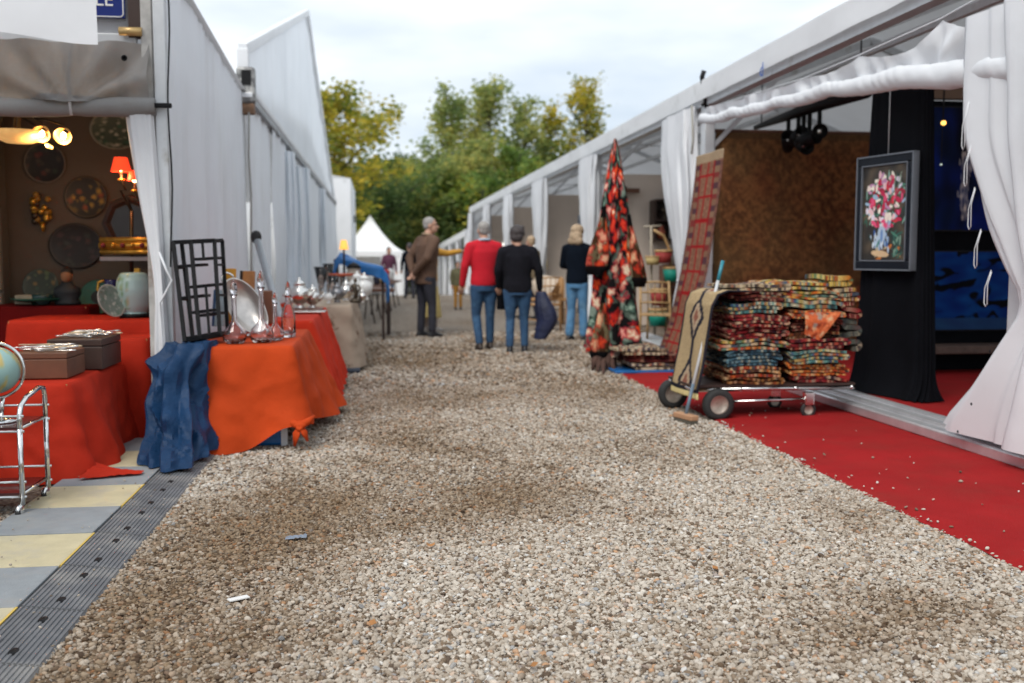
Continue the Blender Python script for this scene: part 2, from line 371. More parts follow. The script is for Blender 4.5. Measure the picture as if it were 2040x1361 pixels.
# ------------------------------------------------------------------ cloth shapes
def curtain(keys, pleats, amp, n=96, rows=60, seed=0, sharp=1.0):
    """closed bundle of cloth: keys (z, cx, cy, half x, half y), pleats round it"""
    keys = sorted(keys); Z = [k[0] for k in keys]
    def at_(z, i): return float(np.interp(z, Z, [k[i] for k in keys]))
    def fn(u, v):
        z = Z[0] + (Z[-1] - Z[0]) * v; a = 2 * math.pi * u
        zz = [at_(z + d, 0) for d in (0,)]
        cx, cy, hx, hy = (sum(at_(min(Z[-1], max(Z[0], z + d)), i) for d in (-.08, 0, .08)) / 3 for i in (1, 2, 3, 4))
        m = min(hx, hy) + .25 * max(hx, hy)
        w_ = math.sin(pleats * a + 1.7 * fz(z * .7, seed, 0) * 2 + 2.5 * fz(math.cos(a) * 1.3, math.sin(a) * 1.3, seed + z * .4)) 
        q = amp * m * (w_ + .5 * math.sin(2.3 * pleats * a + seed + z)) + .10 * m * fz(math.cos(a) * 2, math.sin(a) * 2, z * 1.6 + seed)
        ca, sa = math.cos(a), math.sin(a); e = .75
        ex, ey = math.copysign(abs(ca) ** e, ca), math.copysign(abs(sa) ** e, sa)
        return (cx + ex * (hx + q * hx / (m + 1e-6)), cy + ey * (hy + q * hy / (m + 1e-6) * .8), z)
    return MB().grid(fn, n, rows, wrap=True)
def drape(x0, x1, y0, y1, zt, zb, flare, fold=.02, nf=14, seed=0, crown=.0, rad=.05):
    """tablecloth: flat top, rounded edge, hanging skirt. zb(x,y,nx,ny) hem height, flare(x,y,nx,ny) outward at the hem"""
    P = []
    per = [(x0, y0, x1, y0, 0, -1), (x1, y0, x1, y1, 1, 0), (x1, y1, x0, y1, 0, 1), (x0, y1, x0, y0, -1, 0)]
    for i, (a, b, c, d, nx_, ny_) in enumerate(per):
        nx2, ny2 = per[(i + 1) % 4][4:]; L_ = math.hypot(c - a, d - b); n = max(8, int(L_ / .03))
        for k in range(n): t = rad / L_ + (1 - 2 * rad / L_) * k / n; P.append((a + (c - a) * t, b + (d - b) * t, nx_, ny_))
        ccx, ccy = c - (nx_ + nx2) * rad, d - (ny_ + ny2) * rad
        for k in range(6):
            g = (k + .5) / 6 * math.pi / 2; ux, uy = nx_ * math.cos(g) + nx2 * math.sin(g), ny_ * math.cos(g) + ny2 * math.sin(g)
            P.append((ccx + ux * rad, ccy + uy * rad, ux, uy))
    n = len(P); cx, cy = (x0 + x1) / 2, (y0 + y1) / 2; vs = []; rows = 0
    for s_ in (.02, .4, .75, .92, .985):
        for x, y, a, b in P: vs.append((cx + (x - cx) * s_, cy + (y - cy) * s_, zt + crown * fz(x * 3 * s_, y * 3 * s_, seed) ))
        rows += 1
    for t in [0, .03, .08] + [.08 + .92 * (i + 1) / 22 for i in range(22)]:
        for k, (x, y, a, b) in enumerate(P):
            h = zt - .004 - t * (zt - .004 - zb(x, y, a, b)); o = flare(x, y, a, b) * t ** 1.15
            f_ = fold * t ** .8 * (math.sin(nf * 2 * math.pi * k / n + 3 * fz(k * .05, seed, t)) + .6 * fz(x * 6, y * 6, t * 1.5 + seed))
            wr_ = (1 - abs(fz(x * 5 + h * 2.5, y * 5, h * 4 + seed)) * 3.2) * .55 + (1 - abs(fz(x * 11 - h * 4, y * 11, h * 8 + seed)) * 3) * .22
            o += f_ + .012 * (1 - math.exp(-t * 30)) + fold * .55 * wr_ * min(1, t * 5)
            vs.append((x + a * o - b * f_ * .4, y + b * o + a * f_ * .4, h))
        rows += 1
    fs = [(j * n + i, j * n + (i + 1) % n, (j + 1) * n + (i + 1) % n, (j + 1) * n + i) for j in range(rows - 1) for i in range(n)]
    fs.append(tuple(range(n - 1, -1, -1))); m = MB(); m.add(vs, fs); return m
def table(name, x0, x1, y0, y1, zt, cloth, label, zb=None, flare=None, **k):
    t = empty(name, ((x0 + x1) / 2, (y0 + y1) / 2, 0), label, 'table')
    def ch(mb, nm, m_, **kk): return mb.build(nm, m_, t, **kk)
    ch(MB().box(((x0 + x1) / 2, (y0 + y1) / 2, zt - .022), (x1 - x0 - .02, y1 - y0 - .02, .03)), 'tabletop', WOODL, sm=False)
    for x in (x0 + .07, x1 - .07):
        for y in (y0 + .07, y1 - .07): ch(MB().box((x, y, (zt - .04) / 2), (.04, .04, zt - .04)), 'leg', ALUP, sm=False)
    ch(drape(x0, x1, y0, y1, zt, zb or (lambda *a: .02), flare or (lambda *a: .05), **k), 'tablecloth', cloth); return t

# ------------------------------------------------------------------ tents, left side of the lane
XW = -1.39
t1 = empty('market_tent', (-3.8, 8.9, 0), 'weathered white tent with rolled-up front flap over the antiques booth', 'tent')
def ztop1(y): return 3.23 - (y - 6.85) * .066
def wall_fn(x, y0, y1, z0, zt, amp, seed, k=7.):
    def fn(u, v):
        y = y0 + (y1 - y0) * u; z = z0 + (zt(y) - z0) * v
        d = amp * (1 - .75 * v) * (math.sin(k * y + 2.5 * fz(y * .8, z * .25, seed)) + 1.2 * fz(y * 2.2, z * .3, seed + 4)) + amp * .5 * fz(y * 5, z * 1.1, seed + 8) + amp * .28 * math.sin(27 * y + 5 * fz(y * 1.5, z * .3, seed + 2)) * (.5 + fz(y * .9, z * .4, seed + 20))
        return (x + d, y, z)
    return fn
MB().grid(wall_fn(XW - .01, 6.93, 10.9, .0, ztop1, .030, 1), 110, 40).build('side_wall', PVCD, t1)
MB().grid(lambda u, v: (XW + .03 - 5.6 * u, 6.7 + 4.25 * v, ztop1(6.7 + 4.25 * v) + .02 + 1.75 * u), 12, 12).build('roof', ROOFM, t1)
MB().grid(lambda u, v: (-6.9, 6.9 + 4.1 * u, 4.2 * v), 8, 8).build('rear_side_wall', PVCD, t1)
MB().grid(lambda u, v: (-6.9 + 5.4 * u, 10.92, (3.0 + 1.6 * (1 - u)) * v), 8, 8).build('back_wall', PVCD, t1)
MB().grid(lambda u, v: (-6.8 + 5.34 * u, 6.98 + 2.1 * v, 2.60 + .03 * math.sin(9 * v)), 12, 10).build('added_light_block', M('light_block_dark', (.10, .085, .07), .9), t1)  # added sheet out of view, blocks roof light to keep the booth dark
MB().grid(wall_fn(-1.50, 6.99, 9.03, .0, lambda y: 2.58, .012, 9), 20, 12).build('inner_lining', M('shaded_lining', (.36, .35, .40), .8, var=.1), t1)  # white lining, its shade put into the lilac grey colour
MB().box((XW + .0, 6.86, 1.62), (.075, .085, 3.24)).build('post', ALUP, t1, sm=False, bev=.008)
MB().box((XW - .085, 6.875, 1.62), (.07, .05, 3.24)).build('post', M('brown_patched_post', (.46, .45, .43), .6, var=.3, vs=7, stain=((.16, .09, .05), 2.5, .5, .7)), t1, sm=False, bev=.006)  # second post, pale grey with brown patches
MB().box((XW - .15, 6.90, 2.98), (.10, .06, .62)).build('brown_board', WOODD, t1, sm=False)
MB().tube([(-1.64, 6.84, 2.70), (-1.50, 6.84, 2.70)], .028, 12).build('brass_fitting', M('brass', (.62, .42, .18), .4, .5), t1)
MB().box((-4.15, 6.92, 2.66), (5.2, .07, .07)).build('front_beam', ALUP, t1, sm=False, bev=.005)
MB().grid(lambda u, v: (-6.8 + 5.22 * u, 6.945, 2.70 + .75 * v), 8, 4).build('fascia_panel', M('fascia', (.60, .60, .62), .6, trans=.2), t1)
def flap(u, v):
    x = -5.6 + (5.6 - 1.46) * u; z = 2.255 + .37 * v
    pin = math.exp(-((x + 1.93) / .16) ** 2)
    d = .085 * (fz(x * 2.6 + (z - 2.3) * 2 * (1 if x < -1.93 else -1), z * 2.2, 4) + .6 * fz(x * 8, z * 2.5, 6)) * (1 - v * .5) - .09 * pin * (1 - v) + .03 * math.sin(11 * x + 5 * z * (1 if x < -1.93 else -1)) * (1 - v)
    an, ds = math.atan2(z - 2.22, x + 1.93), math.hypot(x + 1.93, z - 2.22)
    d += .055 * min(1, ds / .25) * math.exp(-ds / .9) * math.sin(11 * an + 1.5 * fz(ds * 3, 1, 1))
    return (x, 6.80 + d - .03 * (1 - v), z - .02 * pin * (1 - v) - .03 * math.sin(math.pi * u * 3) * (1 - v) * .3)
MB().grid(flap, 120, 16).build('gathered_flap', CANVAS, t1)
rl = []
for i in range(60):
    x = -5.6 + (5.6 - 1.42) * i / 59; rl.append((x, 6.79 + .008 * fz(x * 3, 0, 1), 2.215 - .02 * math.sin(math.pi * (x + 5.6) / 1.36) + .006 * fz(x * 5, 2, 2)))
MB().tube(rl, [.058 * (1 + .14 * fz(p[0] * 4, 3, 3) - .22 * math.exp(-((p[0] + 1.93) / .07) ** 2)) for p in rl], 14).build('rolled_flap', CANVAS, t1)
MB().tube([(-1.93, 6.80, 2.62), (-1.94, 6.755, 2.40), (-1.93, 6.735, 2.22), (-1.93, 6.76, 2.15)], .009, 6).build('strap', PVC, t1)
for q in range(3): MB().lathe([(.016, -.004), (.02, 0), (.016, .004), (.010, .004), (.010, -.004)], 12, (-1.60 + .05 * q, 6.78, 2.52 - .14 * q), Matrix.Rotation(R(90), 3, 'X')).build('eyelet', BLACK, t1)
MB().box((-1.375, 6.78, 2.225), (.12, .03, .03)).build('bracket', BLACK, t1, sm=False, bev=.006)
pp = [AX(333 + 10 * k / 11 + 3 * math.sin(k), -40 + 52 * k, XW + .052) for k in range(12)]
MB().tube(pp, .006, 6).build('cable', BLACK, t1)
# the white flap hanging in front of the fascia, and the tied side curtain with its cord
def val(u, v):
    x = -2.9 + 1.29 * u; zb = 2.515 + .03 * math.sin(5.2 * x + .6); z = zb + (3.45 - zb) * v
    return (x, 6.2 + .03 * fz(x * 2, z * 1.5, 3) + .02 * math.sin(6 * x) * (1 - v), z)
MB().grid(val, 40, 24).build('hanging_valance', CURT, t1)
MB().bar((-3.0, 6.2, 3.47), (-1.55, 6.2, 3.47), .04, .04).build('valance_bar', ALU, t1, sm=False)
for x in (-2.9, -1.62): MB().bar((x, 6.2, 3.47), (x, 6.9, 3.40), .03, .03).build('valance_arm', ALU, t1, sm=False)
curtain([(2.17, -1.52, 6.80, .075, .035), (1.6, -1.47, 6.79, .055, .04), (1.25, -1.435, 6.78, .035, .032), (1.0, -1.42, 6.77, .028, .028), (.6, -1.42, 6.77, .045, .035), (.12, -1.43, 6.77, .05, .04)], 5, .16, 48, 50, 3).build('tied_curtain', CURT, t1)
MB().tube([(-1.41, 6.73, 1.28), (-1.36, 6.70, 1.16), (-1.33, 6.71, 1.10), (-1.37, 6.70, 1.02), (-1.415, 6.72, .95), (-1.40, 6.70, .7), (-1.39, 6.69, .45)], .008, 6).build('cord', CURT, t1)

# unseen wall, roof and gable added to shade the booth and near gravel
MB().grid(wall_fn(-3.6, -7., 4.3, .0, lambda y: 3.2, .03, 51), 60, 10).build('added_shade_wall', PVCD, t1)
MB().grid(lambda u, v: (-3.55 - 3.4 * u, -7 + 11.35 * v, 3.22 + 1.2 * u), 6, 10).build('added_shade_roof', ROOFM, t1)
MB().grid(lambda u, v: (-3.6 - 3.3 * u, 4.32, (3.2 + 1.2 * u) * v), 10, 6).build('added_shade_gable', PVCD, t1)
# booth walls
TAUPE = M('taupe_wall', (.135, .105, .08), .85, var=.10, vs=2, bump=.05, bs=30)
bw = MB().box((-3.4, 9.08, 1.3), (3.75, .06, 2.58)).build('booth_partition', TAUPE, sm=False); tag(bw, 'taupe back partition of the antiques booth hung with painted plates', 'partition')
sw = empty('stone_panel_wall', (-3.6, 8.8, 0), 'mossy stone block wall panel at the dark end of the booth', 'wall')
MB().box((-3.62, 8.84, 1.3), (1.06, .14, 2.56)).build('core', M('mortar', (.13, .12, .10), .9), sw, sm=False)
STONE = [M('stone_block_%s' % c, v, .9, var=.3, vs=6, bump=.5, bs=25) for c, v in (('a', (.27, .245, .19)), ('b', (.22, .205, .165)), ('c', (.30, .275, .22)))]
for r_ in range(8):
    x = -4.14 - (.2 if r_ % 2 else 0)
    while x < -3.12:
        w_ = rng.choice((.36, .44, .52)); xa, xb = max(x, -4.14), min(x + w_, -3.09)
        if xb - xa > .06: MB().box(((xa + xb) / 2, 8.765 + rng.uniform(-.008, .008), .16 + r_ * .32), (xb - xa - .014, .06, .305)).build('stone_block', rng.choice(STONE), sw, sm=False, bev=.012)
        x += w_

# second tent: its gable faces the lane
t2 = empty('market_tent', (-8, 21, 0), 'large white tent with tall pointed gable rising over the lane', 'tent')
GY0, GY1, GA, GAZ, EV = 10.98, 32.6, 21.1, 6.2, 2.97
def rake(y): return (EV + .46 + (GAZ - EV - .46) * (y - GY0) / (GA - GY0)) if y < GA else EV + (GAZ - EV) * (GY1 - y) / (GY1 - GA)
def gable(u, v):
    y = GY0 + (GY1 - GY0) * u; z = EV + (rake(y) - EV) * v
    return (XW - .02 + .03 * fz(y * 1.3, z * .15, 5) + .02 * math.sin(4.6 * y) * (1 - v), y, z)
MB().grid(gable, 110, 24).build('gable_panel', PVCD, t2)
MB().bar((XW, GY0, EV), (XW, GY0, EV + .46), .10, .12).build('gable_rail', PVC, t2, sm=False, bev=.01)
for a, b, c, d in ((GY0, EV + .46, GA, GAZ), (GA, GAZ, GY1, EV)):
    MB().bar((XW, a, b), (XW, c, d), .10, .12).build('gable_rail', PVC, t2, sm=False, bev=.01)
    MB().grid(lambda u, v: (XW - .10 - 15 * u, a + (c - a) * v, EV + (abs(b - EV) + (d - b) * v) * .3 + .0), 4, 12).build('roof', ROOFM, t2)
for y in (16., 21.1, 26.2): MB().bar((XW - .12, y, EV - .1), (XW - .12, y, rake(y) - .08), .06, .06).build('gable_strut', ALUP, t2, sm=False); MB().bar((XW - .14, y, rake(y) - .4), (XW - 1.2, y, EV + .2), .05, .05).build('gable_stay', ALUP, t2, sm=False)
MB().bar((XW + .03, GY0, EV - .04), (XW + .03, GY1, EV - .04), .10, .07).build('eave_beam', M('shaded_beam', (.30, .31, .33), .5, .4, var=.3, vs=3), t2, sm=False)  # aluminium beam, its shadow line put into the darker grey
MB().bar((XW + .045, GY0, EV + .045), (XW + .045, GY1, EV + .045), .09, .09).build('eave_cover', PVC, t2, sm=False, bev=.02)
segs = [(11.0, 13.25, 2), (13.3, 15.55, 3), (15.95, 18.6, 4), (18.55, 22.2, 5), (22.3, 26.2, 6), (26.15, 32.5, 7)]
for a, b, sd_ in segs:
    MB().grid(wall_fn(XW + .02 + .02 * (sd_ % 2), a, b, .02, lambda y: EV - .06, .05, sd_, 8.), int((b - a) * 18), 30).build('curtain_wall', PVCD, t2)
for y in (11.0, 16.0, 21.0, 26.2, 32.5): MB().box((XW - .06, y, 1.47), (.1, .1, 2.92)).build('post', ALUP, t2, sm=False)
# knotted, bulging curtain folds on the face of it
for y, zt, sd_, hw in ((15.35, 2.8, 3, .22), (16.6, 2.7, 5, .3), (18.6, 2.85, 7, .25), (24.2, 2.85, 9, .35)):
    curtain([(zt, XW + .09, y, .06, hw), (1.9, XW + .10, y - .05, .08, hw * 1.05), (1.25, XW + .10, y - .12, .07, hw * .55), (.9, XW + .1, y - .1, .08, hw * .7), (.05, XW + .12, y - .1, .1, hw)], 6, .2, 56, 40, sd_).build('tied_curtain', PVCD, t2)
MB().box((XW - .9, 15.75, 1.4), (.05, .9, 2.7)).build('gap_darkness_panel', BLKCL, t2, sm=False)  # black panel stands in for the dark interior behind the curtain gap
gb = empty('gutter_end_box', (XW + .03, 10.93, 2.8), 'grimy grey gutter end box with square black hole at the tent junction', 'gutter')
MB().box((XW + .03, 10.95, 3.045), (.19, .14, .38)).build('housing', M('grimy_plate', (.18, .18, .18), .55, .4, var=.5, vs=12, stain=((.5, .5, .48), 6, .5, .65)), gb, sm=False, bev=.03)
MB().box((XW + .04, 10.872, 3.12), (.095, .012, .15)).build('opening', BLACK, gb, sm=False)
MB().box((XW + .04, 10.870, 2.94), (.12, .012, .05)).build('bolt_plate', ALU, gb, sm=False, bev=.004)
MB().box((XW + .05, 10.93, 2.80), (.13, .1, .11)).build('clamp', M('rusty_clamp', (.22, .13, .08), .7, .3, var=.4, vs=14), gb, sm=False, bev=.01)
MB().tube([(XW + .06, 10.88, 2.76), (XW + .05, 10.87, 2.3), (XW + .065, 10.87, 1.9), (XW + .05, 10.87, 1.2), (XW + .05, 10.87, .6)], .012, 6).build('lacing', M('lacing', (.3, .29, .27), .8), gb)
# leaning tent pole
lp = empty('tent_pole', (-1.0, 8.2, 0), 'grey tube with black end cap leaning on the white tent wall', 'pole')
A_, B_ = AY(512, 478, 9.2), AY(560, 640, 8.8)
B_ = A_ + (B_ - A_) * (A_.z - .0) / (A_.z - B_.z) if B_.z > 0 else B_
MB().tube([A_, B_], .032, 12).build('tube', M('pole_paint', (.36, .38, .40), .45, .3, var=.2), lp)
MB().ell(A_ + (A_ - B_).normalized() * .03, (.048, .048, .06), 12).build('cap', RUBBER, lp)

# third and farther tents
def box_tent(label, x0, x1, y0, y1, ze, zr, mat, gz, seed):
    t = empty('market_tent', ((x0 + x1) / 2, (y0 + y1) / 2, gz), label, 'tent')
    xm = (x0 + x1) / 2
    def front(y):
        return lambda u, v: (x0 + (x1 - x0) * u, y + .04 * fz(u * 12, v * 2, seed), gz + v * (ze - gz + (zr - ze) * (1 - abs(2 * u - 1))))
    MB().grid(front(y0), 40, 16).build('front_gable', mat, t); MB().grid(front(y1), 10, 6).build('rear_gable', mat, t)
    MB().grid(wall_fn(x1, y0, y1, gz, lambda y: ze, .03, seed), 50, 16).build('side_wall', mat, t)
    MB().grid(wall_fn(x0, y0, y1, gz, lambda y: ze, .03, seed), 20, 8).build('side_wall', mat, t)
    for a in (x0, x1): MB().grid(lambda u, v: (a + (xm - a) * u * 1.0, y0 + (y1 - y0) * v, ze + .02 + (zr - ze) * u), 4, 4).build('roof', mat, t)
    return t
t3 = empty('market_tent', (-4, 37, 0), 'tall plain white tent wall beyond the pointed gable', 'tent')
MB().grid(lambda u, v: (-8 + 7.1 * u, 34 + .04 * fz(u * 9, v, 2), -.1 + 3.95 * v), 30, 12).build('front_wall', PVC, t3)
MB().grid(wall_fn(-.9, 34, 41, -.2, lambda y: 3.85, .03, 12), 40, 14).build('side_wall', PVCD, t3)
MB().grid(lambda u, v: (-8 + 7.1 * u, 34 + 7 * v, 3.87 + 1.2 * (1 - u)), 4, 4).build('roof', PVC, t3)
MB().box((-.84, 36.5, 2.6), (.05, .3, .25)).build('vent_box', BLACK, t3, sm=False)
def pagoda(label, cx, cy, hw, gz, ze, zp, mat, open_=True):
    t = empty('pagoda_tent', (cx, cy, gz), label, 'tent')
    def roof(u, v):
        a = u * 4; k = int(a) % 4; f = a - int(a); cs = [(-1, -1), (1, -1), (1, 1), (-1, 1)]
        p, q = cs[k], cs[(k + 1) % 4]; x, y = p[0] + (q[0] - p[0]) * f, p[1] + (q[1] - p[1]) * f
        r = (1 - v); z = ze + (zp - ze) * (v ** 1.55)
        return (cx + x * hw * r, cy + y * hw * r, z)
    MB().grid(roof, 40, 20, wrap=True).build('roof', mat, t)
    MB().grid(lambda u, v: roof(u, 0)[:2] + (ze - .28 * v,), 40, 2, wrap=True).build('valance', mat, t)
    for sx in (-1, 1):
        for sy in (-1, 1): MB().box((cx + sx * (hw - .06), cy + sy * (hw - .06), (ze + gz) / 2), (.09, .09, ze - gz)).build('post', ALUP, t, sm=False)
    MB().grid(lambda u, v: (cx - hw + 2 * hw * u, cy + hw - .05 + .04 * math.sin(30 * u), gz + (ze - gz) * v), 30, 4).build('back_wall', mat, t)
    MB().grid(lambda u, v: (cx + hw - .05, cy - hw + 2 * hw * u, gz + (ze - gz) * v), 12, 4).build('side_wall', mat, t)
    if open_: MB().grid(lambda u, v: (cx + hw * (.3 + .66 * u), cy - hw + .02 + .03 * math.sin(20 * u), gz + (ze - gz) * v), 14, 4).build('front_flap', mat, t)
    return t
BRT = M('bright_pvc', (.88, .89, .90), .5, var=.03, trans=.2)
pagoda('white peaked pagoda tent at the far end of the lane', -.45, 58, 1.95, ground_z(56), 1.55, 3.65, BRT)
box_tent('low white tent far behind the pagoda tent', 1.0, 7.5, 72, 80, 1.2, 2.4, BRT, ground_z(72), 31)

# ------------------------------------------------------------------ long tent on the other side
XR = 3.9
tr = empty('market_tent', (9, 20, 0), 'long white open-sided tent whose bays line the lane', 'tent')
PY = [-.4 + 6 * k for k in range(8)]
RY0, RY1 = -.4, 41.6
def roofR(u, v): 
    y = RY0 - .1 + (RY1 - RY0 + .2) * v; s_ = abs(2 * u - 1)
    return (XR - .12 + 10.4 * u, y, 3.305 + 2.0 * (1 - s_) - .05 * math.sin(math.pi * (y - RY0) / 6) ** 2 * (1 - s_))
MB().grid(roofR, 24, 90).build('roof', ROOFM, tr)
def fas(u, v):
    y = RY0 + (RY1 - RY0) * u
    return (XR - .13 + .012 * fz(y * 1.5, v, 3), y, 3.085 + .225 * v + .006 * fz(y * 3, 1, 1))
MB().grid(fas, 200, 4).build('eave_fascia', PVC, tr)
MB().bar((XR, RY0, 3.10), (XR, RY1, 3.10), .12, .14).build('eave_beam', ALUP, tr, sm=False)
MB().bar((XR + 1.6, RY0, 3.55), (XR + 1.6, RY1, 3.55), .06, .08).build('purlin', ALUP, tr, sm=False)
MB().bar((XR + 3.4, RY0, 3.88), (XR + 3.4, RY1, 3.88), .06, .08).build('purlin', ALUP, tr, sm=False)
for y in PY:
    MB().box((XR, y, 1.55), (.12, .16, 3.06)).build('post', ALUP, tr, sm=False, bev=.01)
    MB().bar((XR, y, 3.20), (XR + 5.08, y, 5.18), .08, .14).build('rafter', ALUP, tr, sm=False)
    MB().bar((XR + 10.16, y, 3.20), (XR + 5.08, y, 5.18), .08, .14).build('rafter', ALUP, tr, sm=False)
    MB().bar((XR + .05, y, 2.55), (XR + .9, y, 3.42), .05, .05).build('brace', ALUP, tr, sm=False)
    if y < 40: MB().bar((XR + .3, y + .1, 3.30), (XR + 3.3, y + 5.9, 3.86), .03, .03).build('wind_brace', ALUP, tr, sm=False)
MB().grid(wall_fn(XR + 10.1, RY0, RY1, .0, lambda y: 3.2, .03, 41), 80, 8).build('far_wall', PVC, tr)
for y in (RY1,):
    MB().grid(lambda u, v: (XR + 10.16 * u, y, (3.2 + 2 * (1 - abs(2 * u - 1))) * v), 12, 8).build('end_wall', PVC, tr)
MB().tube([(XR - .05, 11.5, 3.0), (XR - .12, 11.48, 3.35), (XR - .10, 11.47, 3.42)], .03, 8).build('eave_hook', BLACK, tr)
# gathered curtains at the posts
def bundle(y, hw, tie, seed, zb=.06, dx=-.10, lean=0.):
    curtain([(3.05, XR + dx, y + lean, .07, hw), (2.6, XR + dx, y + lean, .09, hw * .98), (2.0, XR + dx, y + lean * .5, .10, hw * .8), (tie + .25, XR + dx, y, .08, hw * .42), (tie, XR + dx, y, .06, hw * .28), (tie - .2, XR + dx, y, .09, hw * .42), (zb, XR + dx, y, .12, hw * .6)],
            7, .15, 72, 60, seed).build('tied_curtain', CURT, tr)
    MB().tube([(XR + dx + .075 * math.cos(a), y + (hw * .32) * math.sin(a), tie) for a in np.linspace(0, 6.28, 16)], .014, 6).build('tie_band', CURT, tr)
bundle(12.1, .62, .95, 1, lean=.35)
bundle(17.75, .62, .9, 2, lean=.2); bundle(23.3, .85, .75, 3, lean=.2); bundle(29.3, .8, .9, 4); bundle(35.2, .8, .9, 5); bundle(41.3, .5, .9, 6)
MB().tube([(XR - .28, 11.35, 3.0), (XR - .27, 11.32, 2.6), (XR - .29, 11.3, 2.44)], .012, 6).build('strap', M('strap', (.30, .29, .25), .8), tr)
# near curtain by the camera: tied low and flaring onto the floor rail
curtain([(2.75, XR - .12, 5.28, .10, .66), (2.42, XR - .12, 5.28, .11, .65), (2.0, XR - .12, 5.27, .12, .62), (1.5, XR - .12, 5.2, .11, .46), (1.1, XR - .11, 5.15, .09, .28), (.98, XR - .10, 5.12, .07, .22), (.82, XR - .10, 5.12, .09, .34), (.5, XR - .12, 5.1, .11, .58), (.25, XR - .13, 5.08, .12, .82), (.13, XR - .13, 5.06, .13, .96)],
        9, .26, 160, 90, 8).build('tied_curtain', CURT, tr)
for k, (y, z, l_) in enumerate(((5.90, 2.22, .3), (5.86, 1.95, .26), (5.80, 1.68, .26), (5.72, 1.42, .24), (5.60, 1.17, .22))):
    MB().tube([(XR - .24, y - .02, z), (XR - .25, y + .022, z - l_ * .5), (XR - .25, y + .024, z - l_ * .9), (XR - .25, y + .008, z - l_), (XR - .25, y - .008, z - l_ * .93), (XR - .25, y - .004, z - l_ * .4), (XR - .24, y - .025, z - .01)], .0026, 6).build('lacing_loop', CURT, tr)
for q in ((1972, 700), (1935, 805), (1908, 860)):
    p = AX(*q, XR - .34); MB().lathe([(.005, -.003), (.010, 0), (.005, .004)], 10, p, Matrix.Rotation(R(-90), 3, 'Y')).build('eyelet', BLACK, tr)
# rolled swag hung from a rope along the near bay
def swz(y): return float(np.interp(y, [4.6, 5.56, 6.4, 7.55, 9.0, 10.8, 11.3], [2.20, 2.37, 2.49, 2.61, 2.70, 2.80, 2.86]))
yy = np.linspace(11.35, 4.5, 120)
def swroll(u, v):
    y = 11.35 - 6.85 * v; a = 2 * math.pi * u; r_ = (.046 + .030 * smooth(9.5, 5.2, y)) * (1 + .22 * fz(y * 1.7, 4, 4))
    sp_ = 22 * y + 1.6 * a + 4 * fz(y * 1.4, 0, 2); wr = .10 * smooth(5.8, 7.6, y) + .035
    r_ *= 1 + .10 * fz(y * 4, 2, 2) + wr * (abs(math.sin(sp_)) ** .6 - .55) * (.6 + .9 * fz(y * 2.2, a * .4, 7)) + .05 * fz(y * 9, math.cos(a) * 1.5, math.sin(a) * 1.5)
    return (XR - .16 + r_ * math.cos(a) + .012 * fz(y * 5, 0, 1), y, swz(y) + r_ * 1.2 * math.sin(a) + .02 * fz(y * 2.3, 1, 1) - .025 * abs(math.sin(math.pi * (y - 4.6) / 1.15)))
MB().grid(swroll, 28, 420, wrap=True).build('rolled_curtain', CURT, tr)
PK = [(11.2, 2.95), (9.77, 2.885), (8.58, 2.83), (7.56, 2.83), (6.40, 2.845), (4.9, 2.95)]
def sagtop(y):
    for (a, za), (b, zb) in zip(PK, PK[1:]):
        if b <= y <= a:
            t = (a - y) / (a - b); zl = za + (zb - za) * t
            d = (1 - abs(2 * t - 1) ** 1.6); lo = swz(y) + .12
            return zl - min(.75, .6 * d ** .7 + .15 * d) * max(0., zl - lo)
    return 2.9
def swag(u, v):
    y = 11.25 - 6.5 * u; z0 = swz(y) + .02; z1 = max(z0 + .02, sagtop(y)); z = z0 + (z1 - z0) * v
    near = min(abs(y - p[0]) for p in PK)
    d = .035 * math.sin(20 * (y - near * .3) + 9 * fz(y, z * 2, 2)) * (1 - v) + .05 * fz(y * 3.2, z * 4, 6) + .02 * fz(y * 9, z * 7, 3)
    return (XR - .15 + d + .05 * (1 - v), y, z)
MB().grid(swag, 200, 14).build('gathered_curtain', CURT, tr)
MB().tube([(XR - .14, 11.2, 2.95)] + [(XR - .14, p[0], p[1]) for p in PK[1:]] + [(XR - .14, 4.6, 2.99)], .005, 6).build('rope', CURT, tr)
# sill: stepped aluminium rail with its raised floor
def rail(y0, y1):
    pr_ = [(3.70, .022), (3.70, .082), (3.712, .094), (3.775, .094), (3.78, .082), (3.83, .082), (3.835, .104), (3.90, .106), (3.905, .096), (3.95, .096), (3.955, .116), (4.0, .118), (4.0, .022)]
    m = MB(); n = len(pr_); m.add([(x, y0, z) for x, z in pr_] + [(x, y1, z) for x, z in pr_], [(i, (i + 1) % n, n + (i + 1) % n, n + i) for i in range(n)] + [tuple(range(n - 1, -1, -1)), tuple(range(n, 2 * n))]); return m
rail(5.02, 9.35).build('floor_rail', ALU, tr, sm=False, bev=.003)
rail(9.37, 17.4).build('floor_rail', ALU, tr, sm=False, bev=.003)
MB().box((3.86, 4.97, .06), (.3, .05, .1)).build('rail_end', ALU, tr, sm=False, bev=.01)
MB().tube([(3.70, 4.96, .055), (3.66, 4.96, .055)], .02, 8).build('bolt', BLACK, tr)
fl = MB().grid(lambda u, v: (4.0 + 4.6 * u, 4.4 + 7.4 * v, .105 + .003 * fz(u * 30, v * 40, 1)), 20, 30).build('tent_floor_carpet', CARP); tag(fl, kind='structure')
